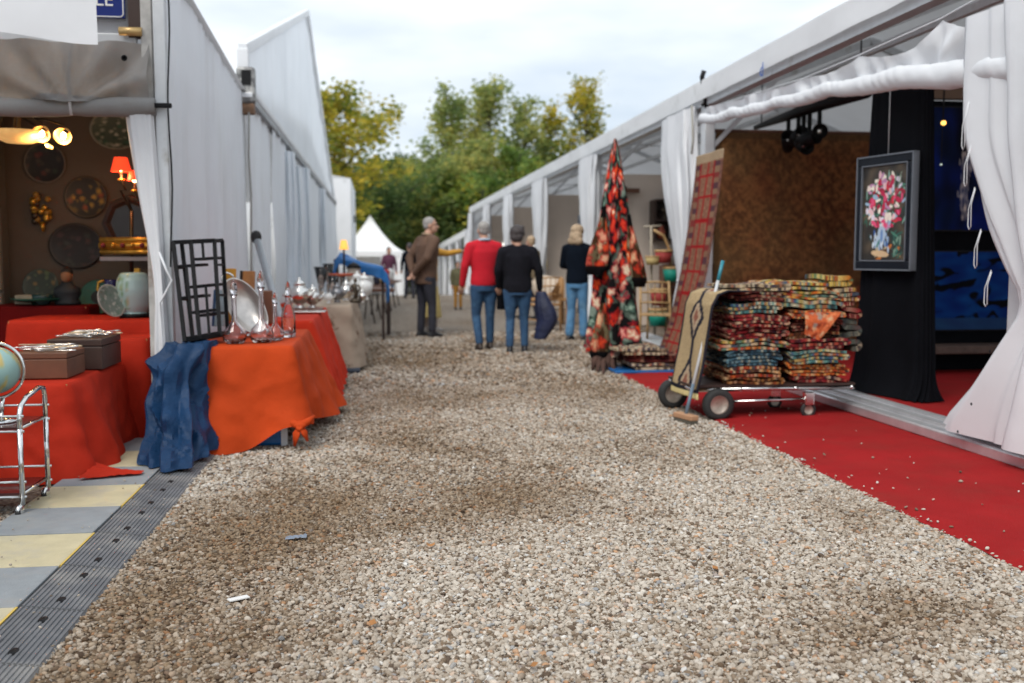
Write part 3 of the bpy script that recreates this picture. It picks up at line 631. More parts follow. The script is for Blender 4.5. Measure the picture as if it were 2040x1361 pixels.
def text_mesh(body, size, mat, name, loc, rot, parent, font_shear=0.):
    c = bpy.data.curves.new(name, 'FONT'); c.body = body; c.size = size; c.extrude = .0015; c.align_x = 'CENTER'; c.shear = font_shear
    t_ = bpy.data.objects.new(name, c); C.objects.link(t_); me_ = bpy.data.meshes.new_from_object(t_); bpy.data.objects.remove(t_); bpy.data.curves.remove(c)
    me_.name = name; me_.materials.clear(); me_.materials.append(mat)
    o = bpy.data.objects.new(name, me_); C.objects.link(o); o.location = loc; o.rotation_euler = rot; return par(o, parent)
pn = AX(1517, 152, XR - .155)
text_mesh('d', .19, M('blue_ink', (.02, .10, .42), .6), 'bay_number', (XR - .155, pn.y, pn.z), (R(90), 0, R(-90)), tr)
# tent that follows it down the slope
tf = empty('market_tent', (6, 54, 0), 'smaller white tent farther down the lane past the long one', 'tent')
MB().grid(lambda u, v: (XR - .2 + 6 * v, 42.4 + 25 * u, 2.42 - .55 * u + 1.2 * (1 - abs(2 * v - 1))), 30, 10).build('roof', PVC, tf)
MB().grid(lambda u, v: (XR - .22, 42.4 + 25 * u, 2.42 - .55 * u - .3 * v), 30, 2).build('valance', PVC, tf)
for k in range(6):
    y = 42.6 + 5 * k; MB().box((XR, y, (2.3 - .11 * k + ground_z(y)) / 2), (.1, .1, 2.3 - .11 * k - ground_z(y))).build('post', ALUP, tf, sm=False)
    if k < 5: curtain([(2.2 - .11 * k, XR - .12, y + .4, .08, .8), (1.0, XR - .12, y + .2, .08, .35), (ground_z(y) + .05, XR - .12, y + .2, .1, .5)], 6, .15, 40, 20, k).build('tied_curtain', CURT, tf)
MB().grid(lambda u, v: (XR - .2 + 6 * u, 42.5, ground_z(42.5) + v * (2.4 - ground_z(42.5) + 1.2 * (1 - abs(2 * u - 1)))), 10, 4).build('front_gable', PVC, tf)
MB().grid(lambda u, v: (XR + 5.7, 42.5 + 24.8 * u, ground_z(42.5 + 24.8 * u) + v * (2.3 - .5 * u - ground_z(42.5 + 24.8 * u))), 20, 4).build('rear_wall', PVC, tf)
# partitions between the stalls
BEIGE = M('beige_partition', (.70, .60, .51), .8, var=.06, vs=1.5)
for y, x1, lab in ((17.55, 8.2, 'beige partition behind the basket stand and shelves'), (23.55, 8.2, 'beige partition behind the pale curtain of the second stall'), (29.55, 8.2, 'beige partition of the third stall with lit lamps before it'), (35.55, 8.2, 'beige partition of the stall nearest the far end')):
    o = MB().box(((4.0 + x1) / 2, y, 1.37), (x1 - 4.0, .06, 2.7)).build('partition', BEIGE, sm=False); tag(o, lab, 'partition')
o = MB().box((9.4, 14.6, 1.37), (.06, 6, 2.7)).build('partition', BEIGE, sm=False); tag(o, 'beige rear wall of the stall with the basket stand', 'partition')

# ------------------------------------------------------------------ antiques booth
def mixc(a, b, t): return tuple(a[i] + (b[i] - a[i]) * t for i in range(3))
def hx(c): return tuple(int(c[i:i + 2], 16) / 255 for i in (0, 2, 4))
def blotch(cols, f, seed, bg):
    """colour spots on a ground, as painted decoration"""
    cols = [hx(c) for c in cols]; bg = hx(bg)
    def fn(x, y):
        d, pts_ = noise.voronoi(Vector((x * f, y * f, seed))); k = int(abs(math.sin(pts_[0].x * 91.7 + pts_[0].y * 37.3 + seed)) * 997) % (len(cols) + 1)
        if k == len(cols) or d[0] > .5: return bg
        return mixc(cols[k], bg, min(1, d[0] * 1.3))
    return fn
def plate(label, c, r, paint, rim, tilt=0., sxy=(1, 1), turn=0., dish=.18, name='plate', cat='plate', group=None):
    m = Matrix.Rotation(turn, 3, 'Z') @ Matrix.Rotation(R(90) + tilt, 3, 'X'); c = Vector(c); rim = hx(rim)
    def fn(u, v):
        a = 2 * math.pi * u; rr = r * min(1., v * 1.25 if v < .8 else 1.0); back = v > .8
        z = dish * r * (min(1, v / .8) ** 3) * .6 - (.012 if back else 0)
        if back: rr = r * (1 - (v - .8) / .2); z = dish * r * .6 * (rr / r) ** 3 - .014
        return c + m @ Vector((rr * math.cos(a) * sxy[0], rr * math.sin(a) * sxy[1], z))
    def col(u, v):
        a = 2 * math.pi * u; rr = min(1, v / .8)
        if v > .8: return (.3, .25, .2)
        return rim if rr > .86 else paint(rr * math.cos(a), rr * math.sin(a))
    o = MB().grid(fn, 40, 22, wrap=True, col=col).build(name, VC); tag(o, label, cat, group); return o
WY = 9.04
fruit = blotch(['c8921e', 'd8a82c', '8a6a1c', 'b4541c', '5c6a22'], 3.2, 2, '2c2414')
plate('round dish with painted yellow fruit on the taupe wall', AY(172, 393, WY), .185, fruit, '4a3c28')
plate('round dish with dark flowers and red blooms high on the wall', AY(90, 325, WY), .18, blotch(['8c1c1c', '5a4a3a', '3c4a34', '7a3a2c'], 3.2, 5, '231c18'), '6e6458')
plate('wide shadowy dish below the fruit dish', AY(152, 490, WY), .22, blotch(['5a3a38', '3c4438', '2c2c28', '54382c'], 3.5, 9, '241e1a'), '3a322a', sxy=(1.05, .92))
plate('large green marbled dish on the top of the wall', AY(233, 258, WY), .23, blotch(['d6d2c4', '2e6a54', 'b8b8a8', '20483c', 'e0dccc'], 5.5, 12, '48584c'), '8c8c80', sxy=(1.0, .78))
def swag_flower():
    t = empty('wall_ornament', AY(83, 415, WY), 'gilded flower and fruit wall ornament left of the fruit dish', 'ornament')
    b = AY(83, 415, WY - .02)
    for k in range(26):
        a, q = rng.uniform(0, 6.28), rng.random() ** .5; c = b + Vector((.09 * q * math.cos(a), -rng.uniform(0, .04), .14 * q * math.sin(a) - .01))
        MB().ell(c, (.026, .02, .026), 8).build('blossom', rng.choice((GOLD, GOLD, BRONZE, M('ochre_paint', (.35, .19, .03), .5))), t)
    MB().tube([b + Vector((0, 0, -.12)), b + Vector((.01, -.01, -.2))], [.03, .008], 8).build('stem', GOLD, t)
swag_flower()
# back shelf with dark red cloth and its dishes
table('display_table', -3.35, -2.32, 8.35, 8.95, .86, DRED, 'back display table under a dark red cloth in the booth', fold=.012)
plate('footed dish with painted landscape standing on the back table', AY(82, 570, 8.75), .15, blotch(['c8a878', '6a7a44', '3c5a44', 'a87c3c'], 3.5, 21, '2c3424'), '3c4438', tilt=R(-12), name='standing_dish', cat='dish')
plate('green dish with dark centre standing on the back table', AY(195, 592, 8.7), .15, lambda x, y: (.05, .07, .05) if math.hypot(x, y) < .35 else mixc(hx('1f5a48'), hx('2c6f5c'), .5 + .5 * fz(x * 5, y * 5, 2)), '275c4c', tilt=R(-12), name='standing_dish', cat='dish')
d_ = AY(78, 602, 8.5)
o = MB().lathe([(.05, 0), (.06, .015), (.16, .03), (.215, .05), (.21, .055), (.15, .036), (.00001, .03)], 28, (d_.x, d_.y, .865)).build('green_charger', M('green_glaze', (.02, .10, .07), .25, var=.3)); tag(o, 'flat green charger lying on the back table', 'dish')
b = empty('bust', AY(135, 600, 8.45), 'small dark bust with bare head standing on the back table', 'statue'); p = AY(135, 604, 8.45); p.z = .865
MB().lathe([(.085, 0), (.09, .02), (.07, .04), (.095, .09), (.09, .13), (.045, .165), (.032, .19)], 18, p, Matrix.Diagonal((1.15, .75, 1))).build('shoulders', M('dark_robe', (.012, .016, .02), .6), b)
MB().ell(p + Vector((0, 0, .23)), (.045, .05, .058), 12).build('head', M('terracotta', (.32, .15, .07), .7), b)
MB().ell(p + Vector((0, .01, .262)), (.047, .05, .04), 12).build('hair', M('dark_hair_paint', (.02, .015, .012), .6), b)
p = AY(55, 592, 8.55)
o = MB().box((p.x, p.y, .905), (.17, .1, .075)).build('trinket_box', M('parchment', (.42, .36, .26), .8, var=.25), sm=False, bev=.008); tag(o, 'small parchment coloured box at the end of the back table', 'box')
bn = MB().lathe([(.03, 0), (.05, .01), (.075, .05), (.08, .085), (.074, .085), (.05, .02), (.00001, .015)], 20, (AY(85, 600, 8.4).x, 8.4, .865)).build('bowl', M('dark_teal_glaze', (.015, .05, .05), .25)); tag(bn, 'dark teal bowl in front of the landscape dish', 'bowl')
# middle tables with red cloth
table('display_table', -2.62, -1.56, 7.45, 8.15, .80, REDCL, 'red clothed table carrying the pale barrel vase', fold=.015, nf=10)
table('display_table', -2.05, -1.56, 7.02, 7.42, .70, REDCL, 'low red clothed step in front of the barrel vase table', fold=.012, nf=8, flare=lambda x, y, a, b: .03)
v = empty('barrel_vase', AY(268, 628, 7.72), 'pale celadon porcelain barrel vase on the red cloth', 'vase'); p = AY(268, 628, 7.72); p.z = .80
prof = [(.09, 0), (.098, .01), (.098, .03), (.085, .035), (.105, .08), (.125, .17), (.128, .21), (.118, .28), (.095, .325), (.08, .335), (.075, .328)]
def vase_col(u, vv):
    z = vv; k = blotch(['6a8a5c', '8a9a70', 'b0986c'], 6, 3, 'a8c4c0')(u * 6, z * 2) if (.35 < z < .9 and .55 < u < .75) else hx('a9c6c4')
    return k
mbv = MB(); n_ = len(prof)
mbv.grid(lambda u, vv: (p.x + np.interp(vv * (n_ - 1), range(n_), [q[0] for q in prof]) * math.cos(6.2832 * u), p.y + np.interp(vv * (n_ - 1), range(n_), [q[0] for q in prof]) * math.sin(6.2832 * u), p.z + np.interp(vv * (n_ - 1), range(n_), [q[1] for q in prof])), 40, 40, wrap=True, col=vase_col)
vb = mbv.build('body', M('celadon', vc=True, rough=.18, var=.04), v)
MB().lathe([(.105, 0), (.115, .012), (.105, .03), (.07, .03)], 28, p - Vector((0, 0, -.002))).build('stand', BLACK, v)
sdish = AY(217, 606, 7.5)
plate('leaning silver and green dish beside the barrel vase', (sdish.x, 7.55, .93), .13, blotch(['c8ccc4', '5c7c6c', 'e0e0d8'], 5, 6, '7c8c84'), 'b0b0a8', tilt=R(-20), turn=R(60), name='leaning_dish', cat='dish')
gf = empty('gilt_frame', AY(200, 490, 8.2), 'ornate gilt frame edge projecting beside the inner lining', 'frame')
for zz, rr in ((1.385, .02), (1.34, .034), (1.29, .02)): MB().tube([(-2.17, 8.25, zz), (-1.62, 8.05, zz)], rr, 10).build('moulding', GOLD, gf)
for k in range(7): MB().ell((-2.14 + .08 * k, 8.21 - .029 * k, 1.34), (.022, .03, .022), 8).build('rosette', GOLD if k % 2 else M('ruby_paint', (.2, .02, .03), .4), gf)
MB().box((-1.88, 8.17, .98), (.04, .04, .36)).build('prop_stand', GOLD, gf, sm=False)
MB().box((-1.88, 8.25, 1.235), (.5, .3, .03), Matrix.Rotation(R(-20), 3, 'Z')).build('shelf', M('grey_shelf', (.3, .3, .33), .6), gf, sm=False)
ob = empty('ornament_group', AY(222, 520, 8.3), 'blue and gilt urn under the gilt frame', 'urn'); p = AY(222, 545, 8.3)
MB().lathe([(.04, 0), (.05, .02), (.03, .05), (.075, .1), (.08, .14), (.05, .19), (.06, .21)], 18, (p.x, p.y, .86)).build('body', M('cobalt', (.02, .02, .12), .2), ob)
for s_ in (-1, 1): MB().tube([(p.x + s_ * .06, p.y, .95), (p.x + s_ * .11, p.y, .99), (p.x + s_ * .1, p.y, 1.05), (p.x + s_ * .05, p.y, 1.06)], .012, 6).build('handle', GOLD, ob)
rk = empty('carved_mirror', AY(255, 440, 8.6), 'dark carved mirror half hidden behind the inner lining', 'mirror'); p = AY(262, 445, 8.8)
MB().lathe([(.00001, .012), (.17, .012), (.20, .03), (.235, .02), (.245, -.01), (.22, -.02), (.00001, -.02)], 8, p, Matrix.Rotation(R(90), 3, 'X')).build('frame', WOODD, rk, sm=False)
MB().lathe([(.00001, .016), (.165, .016), (.165, .01)], 8, p, Matrix.Rotation(R(90), 3, 'X')).build('glass', M('dim_mirror', (.07, .06, .055), .12, 1.), rk, sm=False)

# lit lamps in the booth
def lamp_emit(name, col, st):
    if name in _M: return _M[name]
    return M(name, col, .5, var=.0, emit=st)
def point(name, loc, col, e, r=.03):
    l = bpy.data.lights.new(name, 'POINT'); l.energy = e; l.color = col; l.shadow_soft_size = r
    o = bpy.data.objects.new(name, l); C.objects.link(o); o.location = loc; return o
cl = empty('chandelier', AY(40, 262, 7.6), 'alabaster bowl chandelier with lit tulip shades under the rolled flap', 'lamp')
bc = AY(38, 268, 7.6)
MB().lathe([(.00001, -.065), (.09, -.06), (.16, -.03), (.20, .02), (.195, .02), (.155, -.022), (.00001, -.052)], 32, bc).build('bowl', M('lit_alabaster', (.75, .42, .14), .4, var=.2, vs=12, emit=.4), cl)
MB().tube([bc + Vector((0, 0, -.06)), bc + Vector((0, 0, .3)), bc + Vector((0, 0, .42))], [.012, .02, .012], 8).build('stem', BRONZE, cl)
for k in range(3): MB().tube([bc + Vector((.19 * math.cos(k * 2.1), .19 * math.sin(k * 2.1), .02)), bc + Vector((.05 * math.cos(k * 2.1), .05 * math.sin(k * 2.1), .25))], .008, 6).build('chain', BRONZE, cl)
for q in ((85, 263), (128, 267), (98, 292)):
    b0 = AY(*q, 7.55); f_ = empty('arm_tip', b0); par(f_, cl)
    MB().tube([bc + Vector((.03, 0, .12)), bc + (b0 - bc) * .6 + Vector((0, 0, .1)), b0 + Vector((0, 0, .06))], .009, 6).build('arm', BRONZE, cl)
    if q[1] < 280:
        m_ = Matrix.Rotation(R(-62), 3, 'X')
        MB().lathe([(.02, .05), (.035, .03), (.045, -.01), (.062, -.045), (.060, -.045), (.043, -.008), (.02, .045)], 18, b0, m_).build('tulip_shade', M('lit_tulip_glass', (.62, .33, .10), .3, var=.1, emit=.25), cl)
        MB().ell(b0 - Vector((0, .02, .015)), (.018, .018, .024), 10).build('bulb', lamp_emit('lit_bulb', (1, .72, .34), 22), cl)
        point('bulb_light', b0 - Vector((0, .03, .09)), (1, .66, .32), 3.2)
    else: MB().ell(b0, (.03, .02, .015), 8, Matrix.Rotation(.5, 3, 'Y')).build('leaf', lamp_emit('lit_leaf', (.75, .5, .2), .5), cl)
    bpy.data.objects.remove(f_)
rc = empty('candelabra_lamp', AY(250, 360, 8.3), 'gilt branched lamp with small red shades by the inner lining', 'lamp')
for q, s_ in (((241, 328), 1.), ((268, 350), .72)):
    b0 = AY(*q, 8.3); MB().lathe([(.078 * s_, -.055 * s_), (.05 * s_, .055 * s_), (.047 * s_, .055 * s_), (.074 * s_, -.055 * s_)], 18, b0).build('red_shade', M('lit_red_shade', (.85, .05, .015), .6, var=.15, emit=1.0), rc)
    MB().ell(b0 + Vector((0, -.005, -.035)), (.018, .018, .02), 8).build('bulb', lamp_emit('warm_bulb', (1, .6, .25), 8), rc)
    base = AY(262, 420, 8.35)
    MB().tube([b0 - Vector((0, 0, .05)), b0 - Vector((0, 0, .13)), b0 + Vector((.03, 0, -.2)), (b0 + base) / 2 + Vector((-.05, 0, -.02)), base], .011, 6).build('branch', BRONZE, rc)
    MB().lathe([(.02, 0), (.035, .012), (.02, .02)], 10, b0 - Vector((0, 0, .13))).build('drip_pan', GOLD, rc)
MB().tube([AY(262, 420, 8.35), AY(262, 560, 8.35)], .016, 8).build('column', BRONZE, rc)
point('red_shade_light', AY(241, 345, 8.25), (1, .45, .2), 2.5)

# front table with cutlery boxes
table('display_table', -3.05, -1.72, 5.78, 7.0, .55, REDCL, 'front red clothed table loaded with wooden cutlery boxes', zb=lambda x, y, a, b: .012 if a > .5 or b < -.5 else .03, flare=lambda x, y, a, b: .05 + .13 * smooth(6.9, 5.8, y) * max(0, a) + .03 * max(0, -b) + .045 * math.sin(10 * y + 2.2) * max(0, a) + .03 * math.sin(9 * x) * max(0, -b), fold=.035, nf=11, seed=4)
# the trailing corner of that cloth lying on the mats
def trail(u, v):
    x = -1.62 + .30 * u + .02 * fz(u * 4, v * 4, 2); y = 5.58 + .26 * v * (1 - .72 * u) + .10 * u
    return (x, y, .050 + .012 * abs(fz(u * 7, v * 5, 3)) + .05 * (1 - u) ** 3 * v)
MB().grid(trail, 26, 14).build('cloth_corner', REDCL, bpy.data.objects['display_table.003'])
def cutlery_box(label, short, px0, px1, yb, Y0, Y1, z, h, mat, seed):
    a, b_ = AY(px0, yb, Y0), AY(px1, yb, Y0); x0, x1 = a.x, b_.x
    t = empty('cutlery_box', ((x0 + x1) / 2, Y0, z), label, 'box')
    MB().box(((x0 + x1) / 2, (Y0 + Y1) / 2, z + h * .38), (x1 - x0, Y1 - Y0, h * .74)).build('case', mat, t, sm=False, bev=.004)
    MB().box(((x0 + x1) / 2, (Y0 + Y1) / 2, z + h * .885), (x1 - x0, Y1 - Y0, h * .22)).build('lid', mat, t, sm=False, bev=.004)
    r_ = random.Random(seed)
    for k in range(18):
        c = Vector((r_.uniform(x0 + .06, x1 - .05), r_.uniform(Y0 + .04, Y1 - .05), z + h + .008 + .022 * r_.random())); g = R(r_.uniform(-28, 28)); l_ = r_.uniform(.16, .22); d = Vector((math.cos(g), math.sin(g), r_.uniform(-.02, .05)))
        p0, p1 = c - d * l_ / 2, c + d * l_ / 2
        kn = tag(MB().tube([p0, p0 + d * .03, c, p1 - d * .05, p1 - d * .02, p1], [.006, .008, .005, .006, .014, .006], 8, flat=.5).build('cutlery', SILVER if k % 4 else M('bone_handle', (.55, .42, .26), .5, var=.2)),
           'loose silver cutlery heaped on the %s' % short, 'cutlery', 'cutlery on the %s' % short)
    return t
cutlery_box('plain reddish wooden box at the front of the red table', 'reddish wooden box', 22, 135, 765, 5.95, 6.30, .555, .15, WOODB, 1)
cutlery_box('dark brown wooden box behind the reddish one', 'dark brown wooden box', 95, 205, 735, 6.40, 6.85, .555, .19, WOODD, 2)

# chrome serving cart with globe
ct = empty('serving_cart', (-2.05, 5.1, 0), 'chrome two-tier serving cart on castors beside the red cloth', 'cart')
for x in (-1.69, -2.45):
    for y in (4.92, 5.29): 
        MB().tube([(x, y, .075), (x, y, .44)], .0125, 10).build('leg', STEEL, ct)
        w_ = empty('castor', (x, y, .04)); par(w_, ct)
        MB().lathe([(.012, -.014), (.034, -.012), (.038, 0), (.034, .012), (.012, .014)], 16, (x - .01, y - .012, .042), Matrix.Rotation(R(90), 3, 'Y')).build('wheel', RUBBER, w_)
        MB().ell((x - .01, y - .012, .05), (.02, .036, .034), 10).build('hood', STEEL, w_)
    MB().tube([(x, 4.92, .44), (x, 4.925, .50), (x, 4.95, .545), (x, 5.02, .575), (x, 5.20, .60), (x, 5.27, .59), (x, 5.29, .55), (x, 5.29, .44)], .0125, 10).build('handle', STEEL, ct)
for z in (.44, .125):
    MB().box((-2.07, 5.105, z), (.74, .35, .012)).build('shelf', M('smoked_glass', (.06, .02, .02), .12), ct, sm=False)
    for y in (4.92, 5.29):
        for zz in (z - .012, z + .06): MB().tube([(-2.47, y, zz), (-1.67, y, zz)], .006, 8).build('gallery_rail', STEEL, ct)
    MB().tube([(-1.69, 4.92, z), (-1.69, 5.29, z)], .007, 8).build('cross_rail', STEEL, ct)
gl = empty('globe', AY(-12, 740, 5.1), 'pale table globe on a stand on the serving cart', 'globe'); gc = AY(-10, 738, 5.1)
MB().grid(lambda u, v: gc + Vector((.115 * math.sin(math.pi * v) * math.cos(6.2832 * u), .115 * math.sin(math.pi * v) * math.sin(6.2832 * u), -.115 * math.cos(math.pi * v))), 48, 30, wrap=True,
          col=lambda u, v: (lambda n_: hx('b9a86a') if n_ > .16 else (hx('9fae8a') if n_ > .08 else hx('8fb0ac')))(fz(math.cos(6.28 * u) * 2, math.sin(6.28 * u) * 2, v * 4))).build('sphere', M('globe_paper', vc=True, rough=.35, var=.08), gl)
MB().tube([gc + Vector((.135 * math.sin(a), .0, .135 * math.cos(a))) for a in np.linspace(-.3, 3.3, 26)], .007, 8).build('meridian', STEEL, gl)
MB().tube([gc + Vector((.03, 0, -.135)), (gc.x + .02, 5.1, .47)], .01, 8).build('stem', STEEL, gl)
MB().lathe([(.07, 0), (.07, .008), (.02, .02), (.00001, .02)], 20, (gc.x + .02, 5.1, .447)).build('base', STEEL, gl)
for k in range(5):
    o = MB().lathe([(.02, 0), (.03, .01), (.034, .05), (.02, .075), (.01, .09)], 12, (-1.95 - .09 * k, 5.05 + .07 * (k % 2), .132)).build('pepper_pot', M('tarnished', (.12, .11, .11), .35, .7, var=.4, vs=20)); tag(o, 'tarnished pot on the lower shelf of the serving cart', 'pot', 'pots on the cart shelf')

# blue enamel street sign on the fascia
sg = empty('street_sign', (-1.9, 6.88, 2.9), 'blue enamel sign with white border partly behind the valance', 'sign')
MB().box((-1.86, 6.893, 2.915), (.50, .012, .25)).build('plate', M('blue_enamel', (.006, .02, .16), .25, var=.05), sg, sm=False, bev=.006)
for a, b_ in (((-2.10, 2.80), (-1.635, 2.80)), ((-1.622, 2.815), (-1.622, 3.03)), ((-2.10, 3.03), (-1.635, 3.03)), ((-1.635, 2.80), (-1.622, 2.815))):
    MB().bar((a[0], 6.884, a[1]), (b_[0], 6.884, b_[1]), .006, .006).build('border', PORC, sg, sm=False)
text_mesh('LE', .12, PORC, 'lettering', (-1.74, 6.885, 2.868), (R(90), 0, 0), sg)

# ------------------------------------------------------------------ tables outside the tent wall
def ohem(x, y, a, b):
    if b < -.5:   # front hem: swings up to the knot
        t = (x + 1.17) / .62; return .008 + .16 * smooth(.42, .98, t) ** 1.3
    if a > .5: return .16 - .09 * smooth(6.6, 7.6, y)
    return .02
def oflare(x, y, a, b):
    if b < -.3 and a < .3: return .10 + .08 * (1 - smooth(-1.2, -.6, x))
    if a > .3: return .09 + .16 * smooth(6.7, 7.9, y)
    return .03
to_ = table('display_table', -1.19, -.56, 6.58, 8.1, .675, ORANGE, 'orange clothed table with a knotted corner and glass decanters', zb=ohem, flare=oflare, fold=.03, nf=9, seed=2, rad=.04)
kc = AY(597, 848, 6.455)
kn = MB().ell(kc, (.042, .03, .024), 12); kn.tube([kc + Vector((.012 * math.cos(g), -.012 + .02 * math.sin(g), .02 * math.sin(g))) for g in np.linspace(0, 6.28, 14)], .014, 8); kn.tube([kc + Vector((-.10, .05, .035)), kc + Vector((-.05, .02, .012)), kc, kc + Vector((.05, .03, .02)), kc + Vector((.09, .07, .05))], [.008, .024, .026, .024, .008], 10)
kn.build('knot', ORANGE, to_)
for dx, dz, s_ in ((-.035, -.13, 1.1), (.05, -.10, 1.)):
    MB().tube([kc, kc + Vector((dx * .6, -.02, dz * .4)), kc + Vector((dx, -.01, dz))], [.016, .034 * s_, .012 * s_], 10, flat=.3).build('knot_end', ORANGE, to_)
o = MB().box((-.9, 6.78, .11), (.52, .3, .2)).build('storage_crate', TARPB, sm=False, bev=.02); tag(o, 'blue crate showing under the orange cloth', 'crate')
table('display_table', -1.2, -.54, 8.2, 10.4, .735, M('red_orange_cloth', (.58, .035, .012), .8, var=.12, vs=3, bump=.16, bs=10, trans=.08, spec=.15), 'red orange clothed table behind the decanters', zb=lambda x, y, a, b: .06, flare=lambda x, y, a, b: .06 + .12 * max(0, a), fold=.03, nf=16, seed=8)
BEICL = M('beige_print_cloth', (.44, .35, .27), .85, var=.12, vs=4, bump=.2, bs=10, stain=((.16, .09, .055), 4.5, .58, .66), trans=.05, spec=.15)
table('display_table', -1.2, -.30, 10.9, 13.2, .73, BEICL, 'table under a beige brown printed cloth with silverware', zb=lambda x, y, a, b: .05, flare=lambda x, y, a, b: .05 + .06 * max(0, a), fold=.03, nf=18, seed=5)
o = MB().box((-.36, 10.85, .03), (.30, .28, .05)).build('folded_tarp', M('dark_blue_cloth', (.03, .04, .06), .7), sm='auto', bev=.02); tag(o, 'dark blue folded tarp at the foot of the beige table', 'tarp')
def decanter(label, q, Y, h, r, style):
    p = AY(q[0], q[1], Y); p.z = .681
    t = empty('decanter', p, label, 'decanter', 'glass decanters')
    if style == 0: prof = [(.0001, .004), (r * .75, .0), (r * .95, .25 * r), (r, .6 * r), (r * .85, 1.1 * r), (r * .45, 1.5 * r), (r * .24, 1.9 * r), (r * .20, h * .72), (r * .32, h * .76), (r * .34, h * .77), (r * .26, h * .765), (r * .15, h * .72), (r * .18, 1.95 * r), (r * .4, 1.5 * r), (r * .8, 1.08 * r), (r * .93, .6 * r), (r * .85, .25 * r), (.0001, .015)]
    else: prof = [(.0001, .004), (r * .85, 0), (r * .9, .02), (r * .85, h * .4), (r * .5, h * .55), (r * .38, h * .62), (r * .38, h * .72), (r * .5, h * .74), (r * .42, h * .735), (r * .28, h * .7), (r * .3, h * .6), (r * .75, h * .4), (r * .8, .03), (.0001, .02)]
    MB().lathe(prof, 28, p).build('body', GLASS, t)
    MB().lathe([(.0001, h * .72), (r * .13, h * .72), (r * .16, h * .78), (r * .3, h * .80), (r * .32, h * .88), (r * .2, h * .95), (.0001, h)], 16, p).build('stopper', GLASS, t)
decanter('broad ship decanter nearest the black rack', (468, 688), 6.78, .42, .078, 0)
decanter('round decanter in the middle of the orange table', (522, 684), 6.84, .48, .08, 0)
decanter('tall square shouldered decanter behind the others', (575, 668), 7.25, .40, .058, 1)
decanter('small conical decanter near the table edge', (549, 676), 7.0, .33, .06, 0)
decanter('slim decanter half hidden between two others', (497, 668), 7.4, .36, .05, 1)
# silver oval tray, books and frames leaning behind them
tro = empty('oval_tray', AY(492, 620, 7.15), 'large oval silver tray leaning behind the decanters', 'tray')
c = AY(488, 612, 7.3); m_ = Matrix.Rotation(R(18), 3, 'Z') @ Matrix.Rotation(R(74), 3, 'X') @ Matrix.Rotation(R(28), 3, 'Z') @ Matrix.Diagonal((.62, 1.15, 1))
MB().lathe([(.00001, .0), (.13, .0), (.14, .012), (.185, .022), (.19, .03), (.20, .028), (.195, .014), (.14, -.004), (.00001, -.006)], 36, c, m_).build('dish', M('old_silver', (.62, .58, .54), .3, .75, var=.2, vs=12), tro)
for s_ in (-1, 1): MB().tube([c + m_ @ Vector((.07 * math.cos(a), s_ * (.19 + .05 * math.sin(a)), .02)) for a in np.linspace(0, math.pi, 10)], .008, 6).build('handle', SILVER, tro)
def leaning(name, label, cat, q0, q1, Y, mat, mat2, turn):
    a, b_ = AY(q0[0], q0[1], Y), AY(q1[0], q1[1], Y); w_, h_ = b_.x - a.x, a.z - b_.z
    t = empty(name, (a + b_) / 2, label, cat); c = (a + b_) / 2; m = Matrix.Rotation(turn, 3, 'Z') @ Matrix.Rotation(R(-8), 3, 'X')
    MB().box(c, (w_, .03, h_), m).build('panel', mat, t, sm=False, bev=.004); MB().box(c + m @ Vector((-.46 * w_, -.003, 0)), (w_ * .22, .036, h_ * 1.01), m).build('spine', mat2, t, sm=False, bev=.003)
leaning('framed_panel', 'upright panel with bright yellow face and dark spine', 'panel', (444, 535), (470, 640), 7.75, M('amber_face', (.55, .25, .02), .5, var=.3), M('dark_green_spine', (.02, .03, .02), .5), R(-15))
leaning('framed_panel', 'upright panel with tan wooden face and dark spine', 'panel', (478, 540), (508, 640), 7.8, M('tan_face', (.38, .16, .05), .5, var=.3), WOODD, R(-15))
leaning('framed_panel', 'pale panel with blue border leaning behind the rack', 'panel', (425, 578), (452, 650), 7.6, M('pale_face', (.42, .5, .52), .5, var=.2), M('blue_border', (.03, .08, .18), .5), R(-25))
fo = tag(MB().box(AY(530, 612, 7.9), (.10, .06, .26)).build('wooden_case', WOODB, sm=False, bev=.01), 'brown wooden case behind the middle decanter', 'case')
tea = lambda nm, lab, q, Y, z, s_, mat: silver_piece(nm, lab, q, Y, z, s_, mat)
def silver_piece(nm, lab, q, Y, z, s_, mat, lid=True, spout=True):
    p = AY(q[0], q[1], Y); p.z = z; t = empty(nm, p, lab, nm.split('_')[-1])
    MB().lathe([(.04 * s_, 0), (.045 * s_, .012 * s_), (.025 * s_, .03 * s_), (.06 * s_, .06 * s_), (.08 * s_, .11 * s_), (.07 * s_, .15 * s_), (.045 * s_, .175 * s_), (.048 * s_, .185 * s_)], 22, p).build('body', mat, t)
    if lid: MB().lathe([(.05 * s_, .185 * s_), (.035 * s_, .21 * s_), (.01 * s_, .225 * s_), (.014 * s_, .24 * s_), (.0001, .25 * s_)], 18, p).build('lid', mat, t)
    if spout:
        MB().tube([p + Vector((.06, -.01, .08)) * s_, p + Vector((.10, -.02, .11)) * s_, p + Vector((.125, -.02, .17)) * s_], [.016 * s_, .011 * s_, .007 * s_], 8).build('spout', mat, t)
        MB().tube([p + Vector((-.06 - .05 * math.sin(a), 0, .11 + .05 * math.cos(a))) * s_ for a in np.linspace(.2, 2.9, 9)], .006 * s_, 6).build('handle', mat, t)
    return t
silver_piece('coffee_pot', 'tall silver coffee pot at the far end of the red orange table', (597, 610), 9.9, .745, 1.25, SILVER)
silver_piece('tea_pot', 'squat silver teapot beside the coffee pot', (623, 610), 10.0, .745, .95, SILVER)
silver_piece('sugar_bowl', 'small silver sugar bowl on the red orange table', (571, 622), 9.4, .745, .8, SILVER, spout=False)
